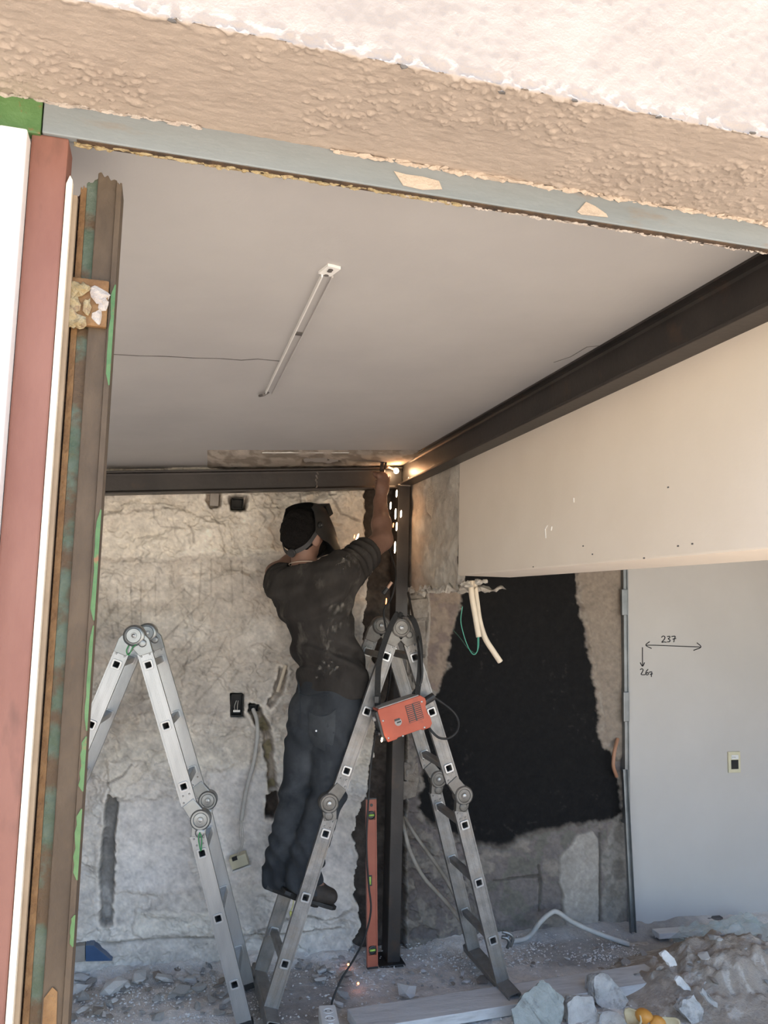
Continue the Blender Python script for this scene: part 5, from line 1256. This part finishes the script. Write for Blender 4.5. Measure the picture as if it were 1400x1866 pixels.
def heap_h(X, Y):
    r = np.hypot((X-2.62)/.66, (Y-3.42)/.44); n = fbm(np.asarray(X)*9, np.asarray(Y)*9, 4, 61); n2 = fbm(np.asarray(X)*30, np.asarray(Y)*30, 3, 62)
    e = 1-sstep(.0, 1.0, r); return e*.20+sstep(.02, .5, e)*((n-.5)*.11+(n2-.5)*.035)-.012*(e < .01)
def place(x, y, size, me=None, tilt=.35, label='small broken piece of plaster rubble on the dusty floor', group='rubble on the floor', name='rubble_piece', stretch=None):
    p = pZ(x, y, 0.0); z = size*.42
    me = me or rg.choice(RB); st = stretch or (rg.uniform(.8, 1.6), rg.uniform(.7, 1.1), rg.uniform(.8, 1.4))
    return rubble(name, me, (p[0], p[1], z+.004), tuple(size*q for q in st), (rg.uniform(-tilt, tilt), rg.uniform(-tilt, tilt), rg.uniform(0, 6.28)), label, 'rubble', group)
big = [(147, 1790, .044, 0, 'pale angular block of plaster beside the rusty frame'), (139, 1812, .036, 4, 'grey white lump just below the pale angular block'), (205, 1812, .05, 7, 'flat pale plaster slab half buried at the lower left'), (228, 1800, .036, 0, 'flat cream plaster slab right of the half buried one'), (252, 1788, .042, 8, 'long pale plaster slab behind the white lumps'), (300, 1793, .045, 1, 'white plaster lump in the middle of the left rubble'), (280, 1778, .026, 0, 'small white lump behind the middle lump'), (345, 1795, .030, 7, 'round white lump near the clean ladder foot'), (330, 1816, .046, 5, 'grey brown broken brick piece in front of the left rubble'), (355, 1786, .024, 1, 'small cream lump beside the round white one'), (313, 1820, .020, 9, 'little flat chip left of the brown brick piece'),
       (695, 1782, .028, 0, 'pale triangular plaster chip in front of the column base'), (625, 1820, .032, 2, 'grey lump behind the socket strip'), (745, 1816, .055, 1, 'thin pale plaster flake lying before the plank'), (825, 1788, .022, 0, 'white chip near the right ladder leg'), (850, 1792, .022, 1, 'second white chip, closer to the right ladder foot'), (617, 1836, .020, 7, 'small lump between socket strip and plank'), (880, 1792, .030, 3, 'brown lump at the right ladder foot')]
for x, y, sz, mi, lab in big: place(x, y, sz, RB[mi], .25, lab, None, 'plaster_chunk', (1.25, .85, 1.1))
zones = [([(130, 1765), (240, 1758), (430, 1768), (440, 1855), (300, 1862), (125, 1862)], 110, .008, .030), ([(555, 1715), (650, 1715), (668, 1790), (600, 1800), (540, 1770)], 75, .008, .030), ([(700, 1770), (880, 1755), (900, 1790), (720, 1830)], 30, .006, .015), ([(940, 1725), (1140, 1720), (1160, 1750), (960, 1775)], 30, .005, .013), ([(460, 1775), (520, 1790), (600, 1850), (520, 1862)], 14, .006, .014), ([(1165, 1705), (1290, 1690), (1230, 1720)], 16, .006, .014)]
ZL = ['small plaster bit in the rubble around the clean ladder foot', 'small plaster bit in the pile at the wall behind the socket strip', 'small chip on the bare floor before the column', 'small crumb on the floor under the black wall', 'small bit of rubble between the two ladders', 'small bit of rubble at the foot of the partition']
for zi, (poly, n, s0, s1) in enumerate(zones):
    zlab = ZL[zi]; zgrp = zlab.replace('small ', '')
    pg = np.array(poly, float); lo = pg.min(0); hi = pg.max(0); c = 0
    while c < n:
        x, y = rg.uniform(lo[0], hi[0]), rg.uniform(lo[1], hi[1])
        if sdpoly(np.array([x]), np.array([y]), poly)[0] < 0:
            place(x, y, s0+(s1-s0)*rg.random()**1.8, label=zlab, group=zgrp); c += 1
# dust and grit that nobody could count
def grit(n, seed):
    r = np.random.RandomState(seed); pts = []
    base = np.array([(1, 0, 0), (-1, 0, 0), (0, 1, 0), (0, -1, 0), (0, 0, .8), (0, 0, -.8)]); fc = [(0, 2, 4), (2, 1, 4), (1, 3, 4), (3, 0, 4), (2, 0, 5), (1, 2, 5), (3, 1, 5), (0, 3, 5)]
    V = []; Fc = []
    while len(pts) < n:
        x, y = r.uniform(-.5, 2.4), r.uniform(3.2, 4.08); w = .25+.75*(y > 3.75)+.5*(x < .5)
        if vnoise(np.array([x*5]), np.array([y*5]), 3)[0]*w < r.rand()*.75: continue
        s = .0016+.0052*r.rand()**3; a = r.rand()*6.28; c, sn = math.cos(a), math.sin(a); b = base*np.array([s*(1+r.rand()), s*(.7+.5*r.rand()), s])*(1+.3*(r.rand(6, 1)-.5)); b = np.stack([b[:, 0]*c-b[:, 1]*sn, b[:, 0]*sn+b[:, 1]*c, b[:, 2]], 1)
        o = len(pts)*6; V.append(b+np.array([x, y, .004+(.02 if y > 4.02 else 0)])); Fc += [tuple(i+o for i in q) for q in fc]; pts.append(0)
    return np.concatenate(V), Fc
o = mk('grit', grit(6500, 5), 'rubble_white', fix=False); tag(o, 'fine white grit and plaster crumbs over the floor', 'grit', None, 'stuff')
# heap of earth and rubble at the right
xs = np.linspace(1.9, 3.4, 170); ys = np.linspace(2.9, 3.95, 120); X, Y = np.meshgrid(xs, ys, indexing='ij'); Z = heap_h(X, Y)
n = fbm(X*16, Y*16, 4, 63); T = np.zeros(X.shape+(3,)); T[:] = (.40, .34, .285); T += ((n-.5)*.16)[..., None]; m = sstep(.58, .68, fbm(X*24, Y*24, 4, 64)); T = T*(1-m[..., None]*.8)+np.array((.58, .54, .49))*m[..., None]*.8
hp = grid_mesh('rubble_heap', np.stack([X, Y, Z], -1), 'dust_floor', T); tag(hp, 'brown heap of earth and plaster rubble at the lower right', 'rubble heap')
c = 0
while c < 56:
    x, y = rg.uniform(2.05, 3.1), rg.uniform(3.05, 3.8); z = float(heap_h(np.array([x]), np.array([y]))[0])
    if z < .015: continue
    sz = .007+.024*rg.random()**2.5
    rubble('rubble_piece', rg.choice(RB), (x, y, z+sz*.25), (sz*rg.uniform(.8, 1.7), sz, sz*rg.uniform(.5, .9)), (rg.uniform(-.6, .6), rg.uniform(-.6, .6), rg.uniform(0, 6)), 'broken plaster bit stuck in the brown heap', 'rubble', 'rubble on the heap'); c += 1
# chunks in front
def chunk(px, label, Y, th, m, seed, name='plaster_chunk', lean=.25, jag=.004):
    r = random.Random(seed); P = [pY(x, y, Y) for x, y in px]; c = sum(P)/len(P)
    nrml = nrm((.15*r.uniform(-1, 1), -1, lean)); V = []; n = len(P)
    for k, off in enumerate((0, th*.5, th)):
        for p in P:
            q = c+(p-c)*(1 if k < 2 else .88); zz = (p[2]-c[2]); q = q+V3((0, zz*lean, 0))-nrml*off+V3([r.uniform(-jag, jag) for _ in range(3)]); q[2] = max(q[2], .0); V.append(q)
    Fc = [tuple(range(n)), tuple(range(2*n, 3*n))[::-1]]+[(k*n+i, k*n+(i+1) % n, (k+1)*n+(i+1) % n, (k+1)*n+i) for k in (0, 1) for i in range(n)]
    me = mesh_of(name, (np.array(V), Fc), m, bevel=.003); bm = bmesh.new(); bm.from_mesh(me)
    bmesh.ops.triangulate(bm, faces=bm.faces[:]); bmesh.ops.subdivide_edges(bm, edges=[e for e in bm.edges if e.calc_length() > .012], cuts=4, use_grid_fill=True)
    bm.normal_update(); A = np.array([v.co[:] for v in bm.verts]); nz = fbm(A[:, 0]*40+A[:, 1]*23, A[:, 2]*40+A[:, 1]*31, 4, seed)-.5
    for v, z in zip(bm.verts, nz): v.co = v.co+v.normal*float(z)*.022
    bm.to_mesh(me); bm.free(); o = link(bpy.data.objects.new(name, me)); tag(o, label, 'rubble'); return o
chunk([(930, 1900), (936, 1842), (958, 1820), (985, 1805), (1000, 1797), (1014, 1808), (1030, 1824), (1022, 1850), (1005, 1870), (990, 1900)], 'pale greenish stone slab tilted up at the bottom centre right', 3.22, .045, 'slab_green', 1, 'stone_slab', .55)
chunk([(1083, 1800), (1088, 1784), (1105, 1776), (1118, 1786), (1132, 1806), (1142, 1822), (1130, 1840), (1100, 1838), (1084, 1826)], 'bright white plaster chunk standing at the left end of the heap', 3.33, .07, 'rubble_pale', 2)
chunk([(1034, 1900), (1036, 1830), (1048, 1820), (1080, 1822), (1088, 1840), (1086, 1900)], 'blocky grey white chunk right of the greenish slab', 3.24, .07, 'rubble_grey', 3)
chunk([(1090, 1900), (1096, 1852), (1112, 1843), (1130, 1850), (1142, 1868), (1140, 1900)], 'low grey chunk in front beside the peels', 3.20, .06, 'rubble_grey', 4)
chunk([(1240, 1840), (1250, 1824), (1268, 1820), (1280, 1838), (1276, 1862), (1258, 1862)], 'pale rounded chunk on the front of the heap', 3.14, .05, 'rubble_pale', 5)
chunk([(1205, 1738), (1216, 1732), (1228, 1748), (1232, 1758), (1220, 1760)], 'white plaster shard on the left flank of the heap', 3.36, .012, 'rubble_white', 6)
chunk([(1232, 1785), (1240, 1780), (1256, 1796), (1258, 1803), (1244, 1800)], 'white shard in the middle of the heap', 3.25, .012, 'rubble_white', 7)
chunk([(1278, 1808), (1284, 1806), (1306, 1828), (1306, 1834), (1290, 1826)], 'thin grey slate like shard low on the heap', 3.14, .010, 'rubble_grey', 8)
# peels
mat('peel_orange', (.62, .24, .03), (.70, .32, .06), rough=.5, scale=30, bump=.2)
mat('peel_cream', (.58, .46, .26), (.66, .55, .36), rough=.7, scale=20)
def peel(c, r, ax, m, label, a1=75):
    a, b, d = frame_of(ax); P = []; n = 14; rows = 6
    for off in (0, .006):
        for j in range(rows):
            th = math.radians(8+(a1-8)*j/(rows-1))
            for i in range(n):
                w = 2*math.pi*i/n; rr = r-off; th2 = th*(1+.12*math.sin(3*w)) ; P.append(V3(c)+rr*(math.sin(th2)*(a*math.cos(w)+b*math.sin(w)*.75)-d*math.cos(th2)))
    N = n*rows; Fc = []
    for o in (0, N):
        for j in range(rows-1):
            for i in range(n): Fc.append((o+j*n+i, o+j*n+(i+1) % n, o+(j+1)*n+(i+1) % n, o+(j+1)*n+i))
        Fc.append(tuple(o+i for i in range(n)))
    for i in range(n): Fc.append(((rows-1)*n+i, (rows-1)*n+(i+1) % n, N+(rows-1)*n+(i+1) % n, N+(rows-1)*n+i))
    o = mk('fruit_peel', (np.array(P), Fc), m, smooth=True); tag(o, label, 'peel', 'fruit peels on the heap')
peel(pY(1150, 1852, 3.10), .045, (-.8, -.3, .5), 'peel_cream', 'cream inside of a curled fruit peel, leftmost of the peels')
peel(pY(1176, 1853, 3.09), .040, (.7, .3, -.5), 'peel_orange', 'bright orange fruit peel with its skin up')
peel(pY(1198, 1866, 3.07), .036, (.3, .4, -.9), 'peel_orange', 'lower orange fruit peel at the bottom edge')
peel(pY(1222, 1862, 3.08), .044, (-.2, -.5, .8), 'peel_cream', 'flat pale fruit peel right of the orange ones')
# crumpled plastic sheet behind the heap
pm = bpy.data.materials.new('clear_sheet'); pm.use_nodes = True; b_ = pm.node_tree.nodes['Principled BSDF']; b_.inputs['Base Color'].default_value = (.62, .74, .72, 1); b_.inputs['Roughness'].default_value = .25; b_.inputs['Alpha'].default_value = .30; MATS['clear_sheet'] = pm
xs = np.linspace(2.62, 3.25, 60); ys = np.linspace(3.70, 4.02, 34); X, Y = np.meshgrid(xs, ys, indexing='ij'); n1 = fbm(X*9, Y*9, 4, 71); n2 = fbm(X*26, Y*26, 3, 72)
e = np.minimum(np.minimum((X-2.62)/.08, (3.25-X)/.08), np.minimum((Y-3.70)/.06, (4.02-Y)/.06)).clip(0, 1)
hb = float(heap_h(np.array([2.7]), np.array([3.7]))[0])
o = grid_mesh('plastic_sheet', np.stack([X+(n2-.5)*.04, Y+(n1-.5)*.05, np.maximum(heap_h(X, Y), 0)+.004+e*(.01+.11*np.abs(n1-.5)*2+.03*n2)], -1), 'clear_sheet'); tag(o, 'crumpled pale green plastic sheet behind the heap', 'plastic sheet')
a, b = pZ(1252, 1676, .02), pZ(1312, 1672, .02)
o = mk('dark_batten', obox((a+b)/2, (np.linalg.norm(b-a)/2, .03, .012), (b-a, np.cross((0, 0, 1), b-a), (0, 0, 1))), 'crack_dark', bevel=.003); tag(o, 'short dark batten on the floor under the partition', 'batten')
a, b = pZ(1195, 1702, .02), pZ(1275, 1696, .02)
o = mk('wood_batten', obox((a+b)/2, (np.linalg.norm(b-a)/2, .035, .014), (b-a, np.cross((0, 0, 1), b-a), (0, 0, 1))), 'plank_wood', bevel=.003); tag(o, 'short grey batten lying in front of the dark one', 'batten')
# earth clamp clipped by the right ladder foot
ec = pY(925, 1712, 3.56)
cl = thing('earth_clamp', 'small grey metal earth clamp by the right ladder foot', 'clamp', ec)
mk('jaw', tube(spline([ec+V3((-.025, 0, .035)), ec+V3((.0, -.01, .03)), ec+V3((.022, -.01, .008)), ec+V3((.014, 0, -.03))], 5), .008, 8), 'galvanised', cl, smooth=True)
mk('jaw', tube(spline([ec+V3((-.028, 0, .012)), ec+V3((-.008, -.01, .010)), ec+V3((.004, -.01, -.008)), ec+V3((.0, 0, -.035))], 5), .008, 8), 'galvanised', cl, smooth=True)
mk('spring', tube([ec+V3((.0, -.004, .012))+V3((math.cos(w)*.010, math.sin(w)*.010, .0012*w-.01)) for w in np.linspace(0, 22, 70)], .0018, 5), 'rivet_metal', cl)
mat('yellow_tape', (.55, .52, .12), (.62, .60, .2), rough=.6)
yt = mk('warning_tag', tube(spline([pY(536, 1632, 3.80), pY(534, 1650, 3.79), pY(530, 1662, 3.78), pY(534, 1676, 3.77)], 5), [.002]*10+[.007]*6, 6), 'yellow_tape'); tag(yt, 'yellow scrap of tape hanging from the ladder rung under the boots', 'tape')
